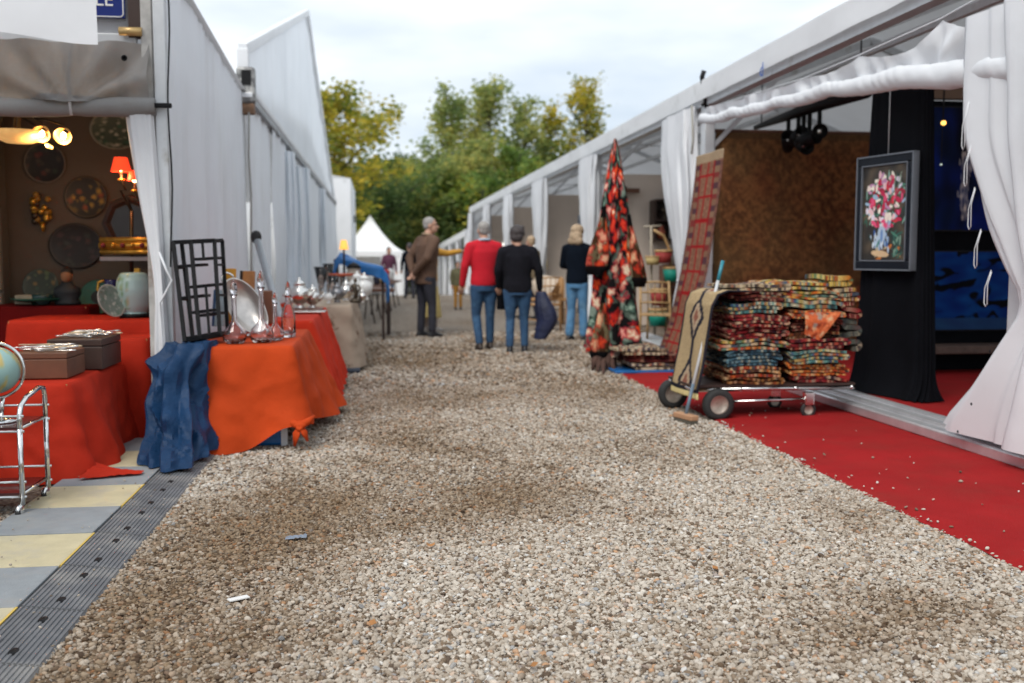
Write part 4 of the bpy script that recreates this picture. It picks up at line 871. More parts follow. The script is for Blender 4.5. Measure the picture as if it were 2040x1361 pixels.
o = MB().box(AY(612, 623, 9.3).to_tuple()[:2] + (.752,), (.34, .26, .012)).build('serving_tray', SILVER, sm=False, bev=.004); tag(o, 'flat silver tray lying on the red orange table', 'tray')
o = MB().box(AY(600, 609, 9.9).to_tuple()[:2] + (.744,), (.42, .30, .012)).build('wooden_tray', WOODB, sm=False, bev=.004); tag(o, 'brown wooden tray under the silver pots', 'tray')
ZB = .745
silver_piece('white_tureen', 'large white lidded tureen on the beige clothed table', (712, 590), 12.4, ZB, 1.35, PORC, spout=False)
silver_piece('white_tureen', 'lower white tureen near the corner of the beige clothed table', (726, 602), 11.9, ZB, 1.3, PORC, spout=False)
silver_piece('tea_pot', 'dark pewter teapot at the front of the beige table', (672, 610), 11.2, ZB, .9, M('pewter', (.25, .25, .26), .35, .8))
silver_piece('tea_pot', 'bright silver teapot behind the pewter one', (690, 606), 11.6, ZB, 1.0, SILVER)
silver_piece('cream_jug', 'small white cream jug on the beige table', (655, 612), 11.1, ZB, .6, PORC, lid=False)
silver_piece('sugar_bowl', 'silver sugar bowl next to the bronze figure', (722, 612), 11.2, ZB, .6, SILVER, spout=False)
st = empty('statuette', AY(708, 612, 11.15), 'dark bronze figure statuette on the beige table', 'statue'); p = AY(708, 612, 11.15); p.z = ZB
MB().lathe([(.06, 0), (.06, .03), (.045, .04), (.04, .05)], 16, p).build('base', BRONZE, st)
MB().tube([p + Vector((0, 0, .04)), p + Vector((.012, 0, .1)), p + Vector((-.01, 0, .17)), p + Vector((.0, 0, .215))], [.028, .024, .032, .018], 10).build('torso', BRONZE, st)
MB().ell(p + Vector((.003, -.005, .245)), (.02, .022, .027), 10).build('head', BRONZE, st)
for s_ in (-1, 1): MB().tube([p + Vector((s_ * .028, 0, .2)), p + Vector((s_ * .055, -.01, .16)), p + Vector((s_ * .03, -.03, .12))], [.013, .011, .009], 8).build('arm', BRONZE, st)
cs = empty('cake_stand', AY(680, 575, 12.6), 'red rimmed tiered stand on the beige table', 'stand'); p = AY(680, 575, 12.6); p.z = ZB
MB().lathe([(.12, 0), (.02, .02), (.018, .24), (.03, .26)], 16, p).build('stem', M('tarnished2', (.2, .18, .16), .4, .6), cs)
MB().lathe([(.0001, .26), (.15, .27), (.16, .30), (.155, .30), (.14, .28), (.0001, .275)], 24, p).build('red_plate', M('coral', (.45, .09, .04), .4), cs)
for k, (q, Y, r_, h_) in enumerate((((640, 575), 12.9, .09, .38), ((655, 570), 13.0, .075, .42), ((663, 585), 12.2, .06, .28))):
    p = AY(*q, Y); p.z = ZB; t = empty('glass_vase', p, ('wide flared crystal vase against the white curtains', 'tall crystal vase at the back of the beige table', 'short crystal vase in front of the tall ones')[k], 'vase')
    MB().lathe([(r_ * .6, 0), (r_ * .65, .02), (r_ * .35, .05), (r_ * .45, h_ * .4), (r_, h_), (r_ * .94, h_), (r_ * .38, h_ * .4), (.0001, .07)], 20, p).build('bowl', GLASS, t)
lb = empty('table_lamp', AY(690, 500, 13.0), 'table lamp with small lit orange shade behind the silverware', 'lamp'); p = AY(686, 560, 13.0); p.z = ZB
MB().tube([p, p + Vector((0, 0, .08)), p + Vector((0, 0, .62))], [.06, .02, .012], 10).build('stem', BLACK, lb)
MB().lathe([(.06, .60), (.035, .72), (.032, .72), (.055, .60)], 16, p).build('shade', lamp_emit('lit_orange_shade', (.8, .36, .06), .8), lb)
vh = empty('garden_urn', AY(700, 520, 13.1), 'pale stone urn with dark lid near the blue tarp', 'urn'); p = AY(705, 560, 13.1); p.z = ZB
MB().lathe([(.06, 0), (.07, .03), (.035, .08), (.08, .18), (.10, .28), (.08, .34), (.10, .36)], 20, p).build('body', M('pale_stone', (.5, .44, .38), .7), vh); MB().lathe([(.105, .36), (.06, .41), (.0001, .44)], 18, p).build('lid', BLACK, vh)

# black staggered display rack on the tarp
rk = empty('display_rack', (-1.25, 6.7, .69), 'black lacquer display rack with staggered shelves leaning by the tent wall', 'rack')
def rkp(u, v, d=0.):  # u across, v up
    a = AY(368, 680, 6.62 + d); b_ = AY(438, 668, 6.80 + d); c_ = AY(345, 483, 6.74 + d); e_ = AY(427, 479, 6.92 + d)
    return (a * (1 - u) + b_ * u) * (1 - v) + (c_ * (1 - u) + e_ * u) * v + Vector((.28 * d, .2 * d, 0))
for d in (0, .17):
    for u in ((0, .42, 1.) if d == 0 else (0, 1.)): MB().bar(rkp(u, 0, d), rkp(u, 1, d), .026, .024).build('upright', BLACK, rk, sm=False)
    for u, v0, v1 in (((.25, .26, .74), (.7, .02, .52), (.7, .80, 1.)) if d == 0 else ()): MB().bar(rkp(u, v0, d), rkp(u, v1, d), .017, .016).build('slat_post', BLACK, rk, sm=False)
    for v in (0.01, 1.): MB().bar(rkp(0, v, d), rkp(1, v, d), .026, .026).build('frame_rail', BLACK, rk, sm=False)
for u0, u1, v in ((0, .6, .74), (.42, 1, .80), (.25, 1, .52), (0, .6, .42), (.2, .8, .26), (.42, 1, .22), (0, 1, .015)):
    a, b_, c_, e_ = rkp(u0, v), rkp(u1, v), rkp(u1, v, .17), rkp(u0, v, .17); zt = Vector((0, 0, .018))
    mb = MB(); mb.add([a, b_, c_, e_, a + zt, b_ + zt, c_ + zt, e_ + zt], [(3, 2, 1, 0), (4, 5, 6, 7), (0, 1, 5, 4), (1, 2, 6, 5), (2, 3, 7, 6), (3, 0, 4, 7)]); mb.build('shelf', BLACK, rk, sm=False)
for u in (0, 1):
    for v in (.01, .42, .74, 1.): MB().bar(rkp(u, v), rkp(u, v, .17), .016, .016).build('side_rail', BLACK, rk, sm=False)

# blue tarpaulin spilling off the table onto the mats
tp = curtain([(.70, -1.21, 6.66, .13, .18), (.62, -1.23, 6.55, .155, .22), (.42, -1.27, 6.45, .16, .22), (.25, -1.26, 6.36, .15, .22), (.12, -1.23, 6.24, .16, .28), (.045, -1.19, 6.08, .15, .34)], 4, .19, 84, 54, 21)
nv = []
for x, y, z in tp.v:
    wx, wy, wz = x + .12 * fz(x * 2.5, y * 2.5, z * 2 + 9), y + .12 * fz(x * 2.5 + 5, y * 2.5, z * 2), z * .45
    r1 = 1 - abs(fz(wx * 4.5, wy * 4.5, wz * 4.5)) * 3.4; r2 = 1 - abs(fz(wx * 9 + 4, wy * 9, wz * 9 + wx * 6)) * 3; r3 = fz(wx * 2.6, wy * 2.6, wz * 3 + 3)
    d = .045 * r1 + .014 * r2 + .06 * r3 - .03; c = Vector((-1.25, 6.45, z)); o_ = (Vector((x, y, z)) - c); o_.z = 0
    if o_.length > 1e-4: o_.normalize()
    nv.append((x + o_.x * d, y + o_.y * d, max(.042, z + (.012 * r2 + .02 * r3) * (z > .08))))
tp.v = nv; tp.f.append(tuple(range(54 * 84, 55 * 84)))
tpo = tp.build('tarpaulin', TARP); tpo.data.set_sharp_from_angle(angle=R(24))
tag(tpo, 'crumpled blue tarpaulin spilling from the table onto the walkway mats', 'tarp')
# blue tarp thrown over a rail farther along
br = empty('goods_rail', (-.25, 15, 0), 'dark rail on legs that carries the bright blue tarp', 'rail')
for a, b_ in (((-.62, 15, 0), (-.62, 15, 1.22)), ((.06, 15, 0), (.06, 15, 1.0)), ((-.62, 15.4, 0), (-.62, 15.4, 1.22)), ((.06, 15.4, 0), (.06, 15.4, 1.0))): MB().bar(a, b_, .04, .04).build('leg', WOODD, br, sm=False)
MB().bar((-.66, 15.2, 1.2), (.1, 15.2, .98), .44, .03).build('board', WOODD, br, sm=False)
path = [(-.66, .95), (-.64, 1.18), (-.58, 1.27), (-.45, 1.22), (-.3, 1.15), (-.1, 1.10), (.04, 1.06), (.12, .98), (.135, .85), (.13, .6)]
def btarp(u, v):
    t = v * (len(path) - 1); i = min(int(t), len(path) - 2); f = t - i
    x = path[i][0] + (path[i + 1][0] - path[i][0]) * f; z = path[i][1] + (path[i + 1][1] - path[i][1]) * f; y = 14.86 + .62 * max(0, (u - .3) / .7); hang = .17 * max(0, (.3 - u) / .3)
    s_ = .03 * math.sin(14 * u + 4 * v) + .03 * fz(u * 5, v * 7, 3)
    return (x + s_ * .6, y + .05 * fz(v * 6, 2, u), z + s_ * (1 if v < .7 else .2) + .02 - hang * (1 if v < .85 else .4) - (.1 * max(0, u * 2 - 1) ** 3))
tag(MB().grid(btarp, 24, 60).build('tarpaulin', TARPB), 'bright blue tarp thrown over a rail near the silverware', 'tarp')
tb = empty('wooden_bench', (-.25, 16.2, 0), 'low brown wooden bench behind the blue tarp', 'bench')
MB().box((-.2, 16.2, .72), (.9, .5, .05)).build('top', WOODB, tb, sm=False)
for x in (-.55, .15):
    for y in (16.0, 16.4): MB().box((x, y, .35), (.06, .06, .7)).build('leg', WOODD, tb, sm=False)
for k in range(6):
    x, y, h = -.3 + .12 * k, 19 + 1.4 * k, .62
    t = empty('side_table', (x, y, 0), ('small dark table %s' % ('just past the blue tarp', 'with a pale lamp past the blue tarp', 'with a red box down the lane', 'third along the white wall', 'near the far tent wall', 'smallest, nearest the pagoda tent')[k]), 'table')
    MB().lathe([(.0001, h), (.30, h), (.30, h + .03), (.0001, h + .03)], 16, (x, y, 0)).build('top', WOODB, t)
    for q in range(3): MB().tube([(x + .22 * math.cos(q * 2.1), y + .22 * math.sin(q * 2.1), ground_z(y)), (x + .1 * math.cos(q * 2.1), y + .1 * math.sin(q * 2.1), h)], .016, 6).build('leg', WOODD, t)
    mt = (M('coral', (.45, .09, .04), .4), PORC, M('dk', (.03, .03, .05), .5), M('straw', (.5, .38, .16), .7), REDCL, PORC)[k]
    o = MB().lathe([(.06, 0), (.09, .05), (.07, .16), (.1, .26), (.02, .3)], 14, (x, y, h + .03)).build('vase', mt); tag(o, 'small vase on the dark table %s' % ('by the blue tarp', 'one past the blue tarp', 'two past the blue tarp', 'three past the blue tarp', 'near the far tent', 'closest to the pagoda tent')[k], 'vase')

# ------------------------------------------------------------------ rugs
PAL = {'warm': ['8a2a1e', 'c8642c', 'd8b070', '3a2a24', 'a83a28', 'e0cfa0', '2c4a54'], 'red': ['7a1c22', '8c2a2c', '5a161a', 'b0503c', 'd8c098', '2a2230', '903034'],
       'blue': ['33566a', '2c4454', '5a7f8c', '26343e', '7f9ba0', '3c5c66', '26343e'], 'multi': ['c86a2c', 'd8b45c', '4c8a84', '8a2c28', 'e4d8b4', '2c4c6a', '5c7a3c', 'b84038'],
       'brown': ['5a3420', '7a4c2c', '3a221a', 'a0703c', '8a3c24', 'c8a070'], 'orange': ['c8602a', 'd88a3c', 'a03c20', 'e8c078', 'b8482c', '3c6468'],
       'teal': ['4c7c7c', '6ca098', '2c5460', 'd0b060', 'b85c30', 'e0d8b8', '3c4c7c'], 'yellow': ['d8b850', 'e8d898', 'c8702c', '5c8a70', 'b84c2c', '3c5c8a', 'e0c878'],
       'cream': ['d0c0a0', 'c0ac88', '4a3a30', '2a2c44', 'a05c40', 'd8ccb0'], 'maroon': ['4a1a1c', '5c2422', '381416', '7a3a30', '8a5040'], 'grey': ['4c5450', '6c7468', '343c3c', '808478', '5a4444', '2c3034']}
def rug(name, label, x0, x1, y0, y1, z0, h, layers, pal, seed, flip=False, group='folded rugs on the trolley', slope=0., bow=0., cat='rug'):
    """a rug folded into a pile: a serpentine strip seen from its edge, extruded in depth"""
    r_ = random.Random(seed); t = h / layers; th = t * .74; W = x1 - x0
    P = []; n = 26
    for k in range(layers):
        z = z0 + t * (k + .5); a, b_ = (x0 + t * .5, x1 - t * .5)
        ia, ib = r_.uniform(0, .06), r_.uniform(0, .06)
        a, b_ = a + r_.uniform(0, .035), b_ - r_.uniform(0, .035); z += r_.uniform(-.12, .12) * t
        seq = np.linspace(a + (ia if k % 2 == 0 else 0), b_ - (ib if k % 2 else 0), n)
        if k % 2: seq = seq[::-1]
        for x in seq: P.append((x, z))
        if k < layers - 1:
            xe, s_ = (b_, 1) if k % 2 == 0 else (a, -1)
            for g in (-60, -30, 0, 30, 60): P.append((xe + s_ * t * .5 * math.cos(R(g)), z + t * .5 + t * .5 * math.sin(R(g))))
    xm = (x0 + x1) / 2
    if flip: P = [(2 * xm - x, z) for x, z in P]
    nrm = []
    for i in range(len(P)):
        a, b_ = P[max(0, i - 1)], P[min(len(P) - 1, i + 1)]; dx, dz = b_[0] - a[0], b_[1] - a[1]; l_ = math.hypot(dx, dz) or 1; nrm.append((-dz / l_, dx / l_))
    cols = [hx(c) for c in PAL[pal]]; S = 14; nP = len(P); vs_, cs_ = [], []
    def colr(i, j):
        k = int(abs(fz(i * .33 + seed * 3.1, j * .16, seed)) * 21 + (i // n) * 2) % len(cols)
        c = mixc(cols[k], cols[0], .18); q = fz(i * 1.7, j * .6, seed + 31)
        if q > .24: c = mixc(c, hx('d8c8a4'), .55)
        elif q < -.22: c = mixc(c, hx('221a1c'), .6)
        return mixc(c, hx('3a2a22'), .12)
    for j in range(S + 1):
        y = y0 + (y1 - y0) * j / S
        for sd_ in (1, -1):
            for i, (x, z) in enumerate(P):
                f_ = fz(x * 5, y * 4, seed * 2.7); wob = .020 * f_ * (.3 + (z - z0) / h) + .008 * fz(x * 11, y * 3, z * 24 + seed)
                s2 = slope * (x - xm) + bow * ((x - xm) / (W / 2)) ** 2
                vs_.append((x + nrm[i][0] * th / 2 * sd_ + .012 * fz(z * 30, y * 5, seed), y + .018 * fz(x * 8, z * 30, seed + 5) * (1 if j in (0, S) else 0), max(z0 - .004, z + nrm[i][1] * th / 2 * sd_ + wob + s2)))
                cs_.append(lin(colr(i, j)))
    fs = []; row = 2 * nP
    for j in range(S):
        for i in range(nP - 1):
            a = j * row + i; fs.append((a, a + 1, a + row + 1, a + row)); a += nP; fs.append((a + 1, a, a + row, a + row + 1))
        for i in (0, nP - 1): fs.append((j * row + i, j * row + nP + i, (j + 1) * row + nP + i, (j + 1) * row + i))
    for j in (0, S):
        for i in range(nP - 1): fs.append((j * row + i, j * row + i + 1, j * row + nP + i + 1, j * row + nP + i))
    m = MB(); m.add(vs_, fs); m.col = cs_; o = m.build(name, VCR, sm='auto'); tag(o, label, cat, group); return o

# rug trolley
TY0, TY1 = 7.30, 7.92
tx0, tx1 = 2.36, 3.68
tl = empty('rug_trolley', (3.0, 7.6, 0), 'flat steel trolley on fat rubber wheels loaded with folded rugs', 'trolley')
for y in (TY0 + .02, TY1 - .02): MB().tube([(tx0, y, .235), (tx1, y, .235)], .018, 10).build('side_rail', STEEL, tl)
for x in (tx0 + .02, 2.75, 3.2, tx1 - .02): MB().tube([(x, TY0, .235), (x, TY1, .235)], .016, 8).build('cross_rail', STEEL, tl)
MB().box((3.02, 7.61, .262), (1.32, .62, .018)).build('deck', WOODD, tl, sm=False)
MB().tube([(2.62, TY0, .14), (3.35, TY0 + .02, .15)], .010, 8).build('brace', STEEL, tl)
def wheel(c, r, w_, parent, ax='Y', tag_='wheel'):
    e = empty(tag_, c); par(e, parent); m_ = Matrix.Rotation(R(90), 3, 'X')
    MB().lathe([(r * .58, -w_ * .42), (r * .8, -w_ * .5), (r * .96, -w_ * .3), (r, 0), (r * .96, w_ * .3), (r * .8, w_ * .5), (r * .58, w_ * .42)], 28, c, m_, cap=False).build('tyre', RUBBER, e)
    MB().lathe([(.0001, -w_ * .3), (r * .2, -w_ * .36), (r * .25, -w_ * .2), (r * .5, -w_ * .24), (r * .6, -w_ * .42), (r * .6, w_ * .42), (r * .5, w_ * .24), (.0001, w_ * .3)], 24, c, m_).build('rim', M('dull_rim', (.42, .36, .30), .4, .6, var=.3, vs=20), e)
wheel(Vector((2.565, TY0 - .02, .125)), .125, .085, tl); wheel(Vector((2.40, TY1 - .0, .125)), .125, .085, tl)
for x, y in ((3.30, TY0 + .0), (3.22, TY1 - .15)):
    wheel(Vector((x, y, .065)), .062, .035, tl); MB().box((x, y, .155), (.075, .06, .10)).build('castor_fork', STEEL, tl, sm=False, bev=.006)
names = []
def stack(x0, x1, y0, y1, z0, spec, place, seed):
    z = z0; rr = random.Random(seed)
    for k, (h, lay, pal, lab) in enumerate(spec):
        a, b_ = x0 + rr.uniform(-.035, .05), x1 + rr.uniform(-.06, .03)
        rug('folded_rug', lab, a, b_, y0 + rr.uniform(-.03, .03), y1 + rr.uniform(-.03, .03), z + .001, h, lay, pal, seed * 10 + k, flip=rr.random() < .45, bow=-.014 * rr.random(), slope=rr.uniform(-.03, .03))
        z += h
    return z
zl = stack(2.60, 3.12, 7.30, 7.88, .272, [
    (.055, 2, 'brown', 'brown folded rug at the very bottom of the pile by the fat wheel'), (.085, 3, 'warm', 'brown and orange folded rug second from the bottom by the fat wheel'),
    (.125, 5, 'blue', 'thick slate blue folded rug in the pile by the fat wheel'), (.08, 3, 'multi', 'many coloured folded rug lying on the slate blue one'),
    (.10, 4, 'red', 'red folded rug below another red one in the nearer pile'), (.10, 4, 'red', 'upper red folded rug with cream flecks in the nearer pile'),
    (.09, 3, 'teal', 'grey blue folded rug third from the top of the nearer pile'), (.075, 3, 'maroon', 'dark folded rug just under the cream topped one'),
    (.06, 2, 'cream', 'cream bordered rug on top of the nearer pile')], 'near', 3)
zr = stack(3.13, 3.62, 7.30, 7.88, .272, [
    (.06, 2, 'red', 'crimson folded rug at the bottom of the pile nearest the rail'), (.095, 4, 'orange', 'thick tan and orange folded rug with rounded end over the castor'),
    (.105, 4, 'teal', 'teal and orange folded rug above the tan one'), (.085, 3, 'red', 'dark red folded rug with a pale upper edge in the castor pile'),
    (.06, 2, 'brown', 'brown folded rug in the middle of the castor pile'), (.095, 4, 'maroon', 'maroon folded rug under the coral one'),
    (.075, 3, 'orange', 'coral folded rug with a drooping tip in the castor pile')], 'far', 5)
z = zr
for k, (h, lay, pal, lab, x0, x1) in enumerate([(.075, 2, 'teal', 'teal and rust striped rug spanning the top of both piles', 2.98, 3.62), (.07, 3, 'multi', 'striped rug of many colours over the teal one', 2.90, 3.60), (.06, 2, 'yellow', 'yellow and orange rug on the very top of the piles', 3.02, 3.50)]):
    rug('folded_rug', lab, x0, x1, 7.34, 7.9, z + .001, h, lay, pal, 70 + k, slope=-.05, flip=k % 2 == 0); z += h
rug('folded_rug', 'small rolled yellow and green rug crowning the piles beside the black drape', 3.48, 3.72, 7.5, 7.9, z - .045, .10, 2, 'yellow', 91)
rug('folded_rug', 'crumpled many coloured rug under the small rolled one', 3.54, 3.77, 7.42, 7.9, z - .16, .11, 3, 'multi', 92)
rug('folded_rug', 'grey green rug slumped at the end of the trolley', 3.63, 3.80, 7.46, 7.9, .50, .26, 5, 'grey', 93)
rug('folded_rug', 'dull pink rug squeezed beneath the crumpled one', 3.62, 3.79, 7.44, 7.9, .765, .14, 3, 'red', 94)
# drooping coral tip
tip = MB().grid(lambda u, v: (3.24 + .30 * u * (1 - .6 * v), 7.275 - .02 * math.sin(3 * v) - .01 * fz(u * 4, v * 4, 1), zr - .02 - .17 * v - .05 * u * v), 14, 12, col=lambda u, v: blotch(['8ab0b4', 'e08a5c', 'd8c8a0', '7a2c24'], 5, 8, 'c8643c')(u, v))
tag(tip.build('rug_corner', VCR), 'coral rug corner hanging from the pile with a pale blue patch', 'rug', 'folded rugs on the trolley')
# beige rug with dark medallions draped over the end of the load
def med(u, v):
    x, y = u * 2 - 1, v * 5.2; bg = hx('ab9572')
    if v > .93: return hx('d8c68e')
    if v > .885: return hx('20202a')
    if abs(x) > .88: return hx('2a2830')
    yy_ = (y % 1.75) - .87; d = abs(x) * 1.5 + abs(yy_) * .95
    if d < .25: return hx('8a5a4a')
    if d < .5: return hx('b09a80')
    if d < .78: return hx('232430')
    if abs(x) < .10: return hx('2c2c38')
    return bg
def drp(u, v):
    y = 7.22 + .58 * u
    pathp = [(2.78, .995), (2.62, 1.0), (2.53, .97), (2.485, .88), (2.46, .7), (2.42, .45), (2.385, .26), (2.375, .17)]
    t = v * (len(pathp) - 1); i = min(int(t), len(pathp) - 2); f = t - i
    x = pathp[i][0] + (pathp[i + 1][0] - pathp[i][0]) * f; z_ = pathp[i][1] + (pathp[i + 1][1] - pathp[i][1]) * f
    return (x + .012 * fz(u * 4, v * 5, 2) - .03 * u, y + .012 * fz(v * 5, 1, 3), z_ + .006 * fz(u * 7, v * 8, 5))
dr = MB().grid(drp, 30, 80, col=med).build('draped_rug', VCR); dr.modifiers.new('thick', 'SOLIDIFY').thickness = .012
tag(dr, 'beige rug with dark diamond medallions draped over the end of the load', 'rug')

# broom leaning on the load
bm_ = empty('broom', (2.30, 7.25, 0), 'broom with white handle and teal grip leaning on the rugs', 'broom')
A_, B_ = AY(1440, 520, 7.45), GZ(1366, 828, .06); mid = A_ + (B_ - A_) * .13
MB().tube([A_, mid], .0145, 10).build('grip', M('teal_plastic', (.03, .22, .28), .4), bm_)
MB().tube([mid, A_ + (B_ - A_) * .8], .0125, 10).build('handle', M('white_handle', (.62, .63, .64), .35, var=.08), bm_)
MB().tube([A_ + (B_ - A_) * .8, B_], .0135, 10).build('lower_handle', M('blue_grey_plastic', (.12, .17, .22), .4), bm_)
MB().box(B_ + Vector((0, .0, -.005)), (.07, .24, .04), Matrix.Rotation(.3, 3, 'Z')).build('head', M('broom_wood', (.40, .22, .12), .6), bm_, sm=False, bev=.008)
MB().box(B_ + Vector((0, .0, -.04)), (.06, .23, .05), Matrix.Rotation(.3, 3, 'Z')).build('bristles', M('bristle', (.10, .09, .07), .9, bump=.6, bs=200), bm_, sm=False)

# tall kilim draped over a stand like a cone
def floral(u, v):
    x, y = u * 15, v * 18; x, y = x + .45 * fz(x * .9, y * .9, 4), y + .45 * fz(x * .9, y * .9, 14)
    d, p_ = noise.voronoi(Vector((x, y, 1.5))); h = abs(math.sin(p_[0].x * 12.9 + p_[0].y * 78.2)) * 43.7; h -= int(h)
    a = math.atan2(y - p_[0].y, x - p_[0].x); pet = d[0] + .07 * math.sin(5 * a + h * 6) + .09 * fz(x * 3.3, y * 3.3, 3)
    sets = [('d8402c', 'b82a22', '7a1a24'), ('e0a898', 'c05050', '7a2430'), ('d8c4a8', 'c87868', '8a3038'), ('e8582c', 'c83420', '5c1a1c'), ('c88070', '9a3c40', '542026')]
    s_ = sets[int(h * 4.99)]
    if h > .80: s_ = ('8aa090', '4c6458', '2c3c34')
    if pet < .13: return hx(s_[0]) if int(h * 50) % 2 else hx('e8d8b8')
    if pet < .30: return hx(s_[0])
    if pet < .44: return hx(s_[1])
    if pet < .54: return hx(s_[2])
    k = fz(x * 1.3, y * 1.3, 7)
    return hx('171516') if k < .02 else (hx('4c5a50') if k < .3 else hx('76867a'))
KC = Vector((2.62, 10.95, 0))
kz = [(2.56, .012), (2.45, .045), (2.2, .09), (1.9, .135), (1.6, .17), (1.2, .20), (.8, .22), (.45, .27), (.2, .31)]
def kcone(u, v):
    z_ = 2.56 - 2.36 * v; r_ = float(np.interp(-z_, [-q[0] for q in kz], [q[1] for q in kz])); a = 2 * math.pi * u
    r_ *= 1 + .22 * math.sin(6 * a + 1.2 * fz(v * 2, 1, 1)) * smooth(0, .4, v) + .10 * fz(math.cos(a) * 2, math.sin(a) * 2, v * 4)
    return (KC.x + r_ * math.cos(a), KC.y + r_ * math.sin(a) * .9, z_ - (.05 * math.sin(3 * a + 1) * v))
ks = empty('kilim_stand', KC, 'tall cone of black kilim with red and pink flowers draped over a stand', 'rug')
MB().grid(kcone, 170, 150, wrap=True, col=floral).build('draped_kilim', VCR, ks)
MB().tube([KC, KC + Vector((0, 0, 2.5))], .02, 8).build('pole', WOODD, ks)
for k in range(3): MB().tube([KC + Vector((.25 * math.cos(2.1 * k + .4), .25 * math.sin(2.1 * k + .4), 0)), KC + Vector((0, 0, .35))], .015, 6).build('foot', WOODD, ks)
# two shoulder folds and the tail of the kilim
def fold(c, h, r_, seed, lean):
    def fn(u, v):
        a = 6.2832 * u; z_ = c.z + h * (.5 - v); q = r_ * (.25 + .85 * smooth(0, .8, v)) * (1 - .35 * smooth(.9, 1, v)) * (1 + .22 * math.sin(3 * a + seed + 2 * v))
        return (c.x + q * math.cos(a) + lean * (v - .5), c.y + .75 * q * math.sin(a) - .02, z_)
    def cf(u, v):
        return (.06, .055, .06) if (v < .16 or v > .86) else mixc(floral(u * .35 + seed * .13, v * .3), hx('b8641f'), .25)
    MB().grid(fn, 50, 40, wrap=True, col=cf).build('fold', VCR, ks)
fold(AY(1194, 480, 10.8), .75, .10, 2, -.09); fold(AY(1262, 500, 10.8), .8, .085, 5, .12); fold(AY(1196, 650, 10.7), .75, .085, 8, -.05)
for k in range(5): MB().tube([AY(1188 + 7 * k, 705, 10.68), AY(1184 + 9 * k, 722, 10.64), GZ(1180 + 11 * k, 738 + (k % 3) * 3, .015)], [.045, .04, .012], 8).build('tail', M('kilim_tail', (.07, .035, .025), .9, var=.5, vs=20), ks)

# red chequered runner hanging from the eave
def runcol(u, v):
    x, y = u, v * 15
    if v < .03: return hx('a08a70')
    if x < .07 or x > .93: return hx('6a4a40') if int(v * 80) % 2 else hx('7c5448')
    if x < .22 or x > .78:
        k = int(v * 60) % 4; return (hx('7c3430'), hx('82604c'), hx('54363c'), hx('886a54'))[k]
    if x < .26 or x > .74: return hx('8a1c20')
    fx, fy = ((x - .26) / .24) % 1, y % 1
    if fx < .09 or fx > .94 or fy < .12: return hx('9a1c1e')
    return mixc(hx('a07c62'), hx('6c4636'), min(1, max(0, .5 + .9 * fz(x * 40, y * 8, 2)))) if int(fx * 6) % 2 else hx('865a48')
def runp(u, v):
    top, y0_, y1_ = 2.39, 11.12, 10.22
    sx = [(3.62, 2.39), (3.56, 1.8), (3.46, 1.1), (3.33, .5), (3.22, .17), (3.06, .13), (2.86, .12)]
    t = v * (len(sx) - 1); i = min(int(t), len(sx) - 2); f = t - i
    return (sx[i][0] + (sx[i + 1][0] - sx[i][0]) * f + .02 * fz(u * 3, v * 5, 4), y0_ + (y1_ - y0_) * u + .35 * smooth(.3, 1, v) * .4, sx[i][1] + (sx[i + 1][1] - sx[i][1]) * f)
rn = MB().grid(runp, 70, 260, col=runcol).build('runner_rug', VCR); rn.modifiers.new('thick', 'SOLIDIFY').thickness = .01
tag(rn, 'long red chequered runner rug hanging from the tent eave to the ground', 'rug')
# low heap of folded rugs between them
o = MB().box((2.95, 10.62, .03), (.95, .75, .03)).build('groundsheet', TARPB, sm=False, bev=.01); tag(o, 'bright blue sheet under the low rug heap', 'tarp')
rug('folded_rug', 'pinkish grey folded rug at the bottom of the low heap', 2.62, 3.36, 10.28, 10.95, .045, .075, 2, 'cream', 101, group='rugs in the low heap')
rug('folded_rug', 'dark red folded rug in the middle of the low heap', 2.60, 3.40, 10.3, 10.95, .122, .085, 2, 'maroon', 102, group='rugs in the low heap')
rug('folded_rug', 'cream folded rug on top of the low heap', 2.48, 3.06, 10.26, 10.9, .21, .075, 2, 'cream', 104, group='rugs in the low heap')

# ------------------------------------------------------------------ near stall of the long tent
P0, P1 = Vector((4.065, 8.12, .11)), Vector((4.285, 7.15, .11))
def bldrape(u, v):
    a = 2 * math.pi * u; n_ = (P1 - P0).normalized(); q = Vector((n_.y, -n_.x, 0)); c = (P0 + P1) / 2 + q * -.045 - n_ * .05; c.z = 0
    z_ = .115 + 2.62 * v; fl_ = .72 + .28 * (1 - v) + .03 * math.exp(-v * 40); ca, sa = math.cos(a), math.sin(a)
    ex, ey = math.copysign(abs(ca) ** .35, ca), math.copysign(abs(sa) ** .35, sa)
    w_ = .014 * math.sin(16 * a + 2 * fz(v * 2, 0, 1)) * (1.2 - v) + (.05 * fz(ca * 3, sa * 3, v * 9) * math.exp(-v * 16))
    return c + n_ * ex * (.44 * fl_ + w_) + q * ey * (.035 + w_ * .6 + .10 * math.exp(-v * 30)) + Vector((0, 0, z_))
bd = MB().grid(bldrape, 140, 60, wrap=True); bd.f.append(tuple(range(60 * 140, 61 * 140)))
tag(bd.build('black_drape', BLKCL), 'tall panel draped in black cloth that carries the flower painting', 'panel')
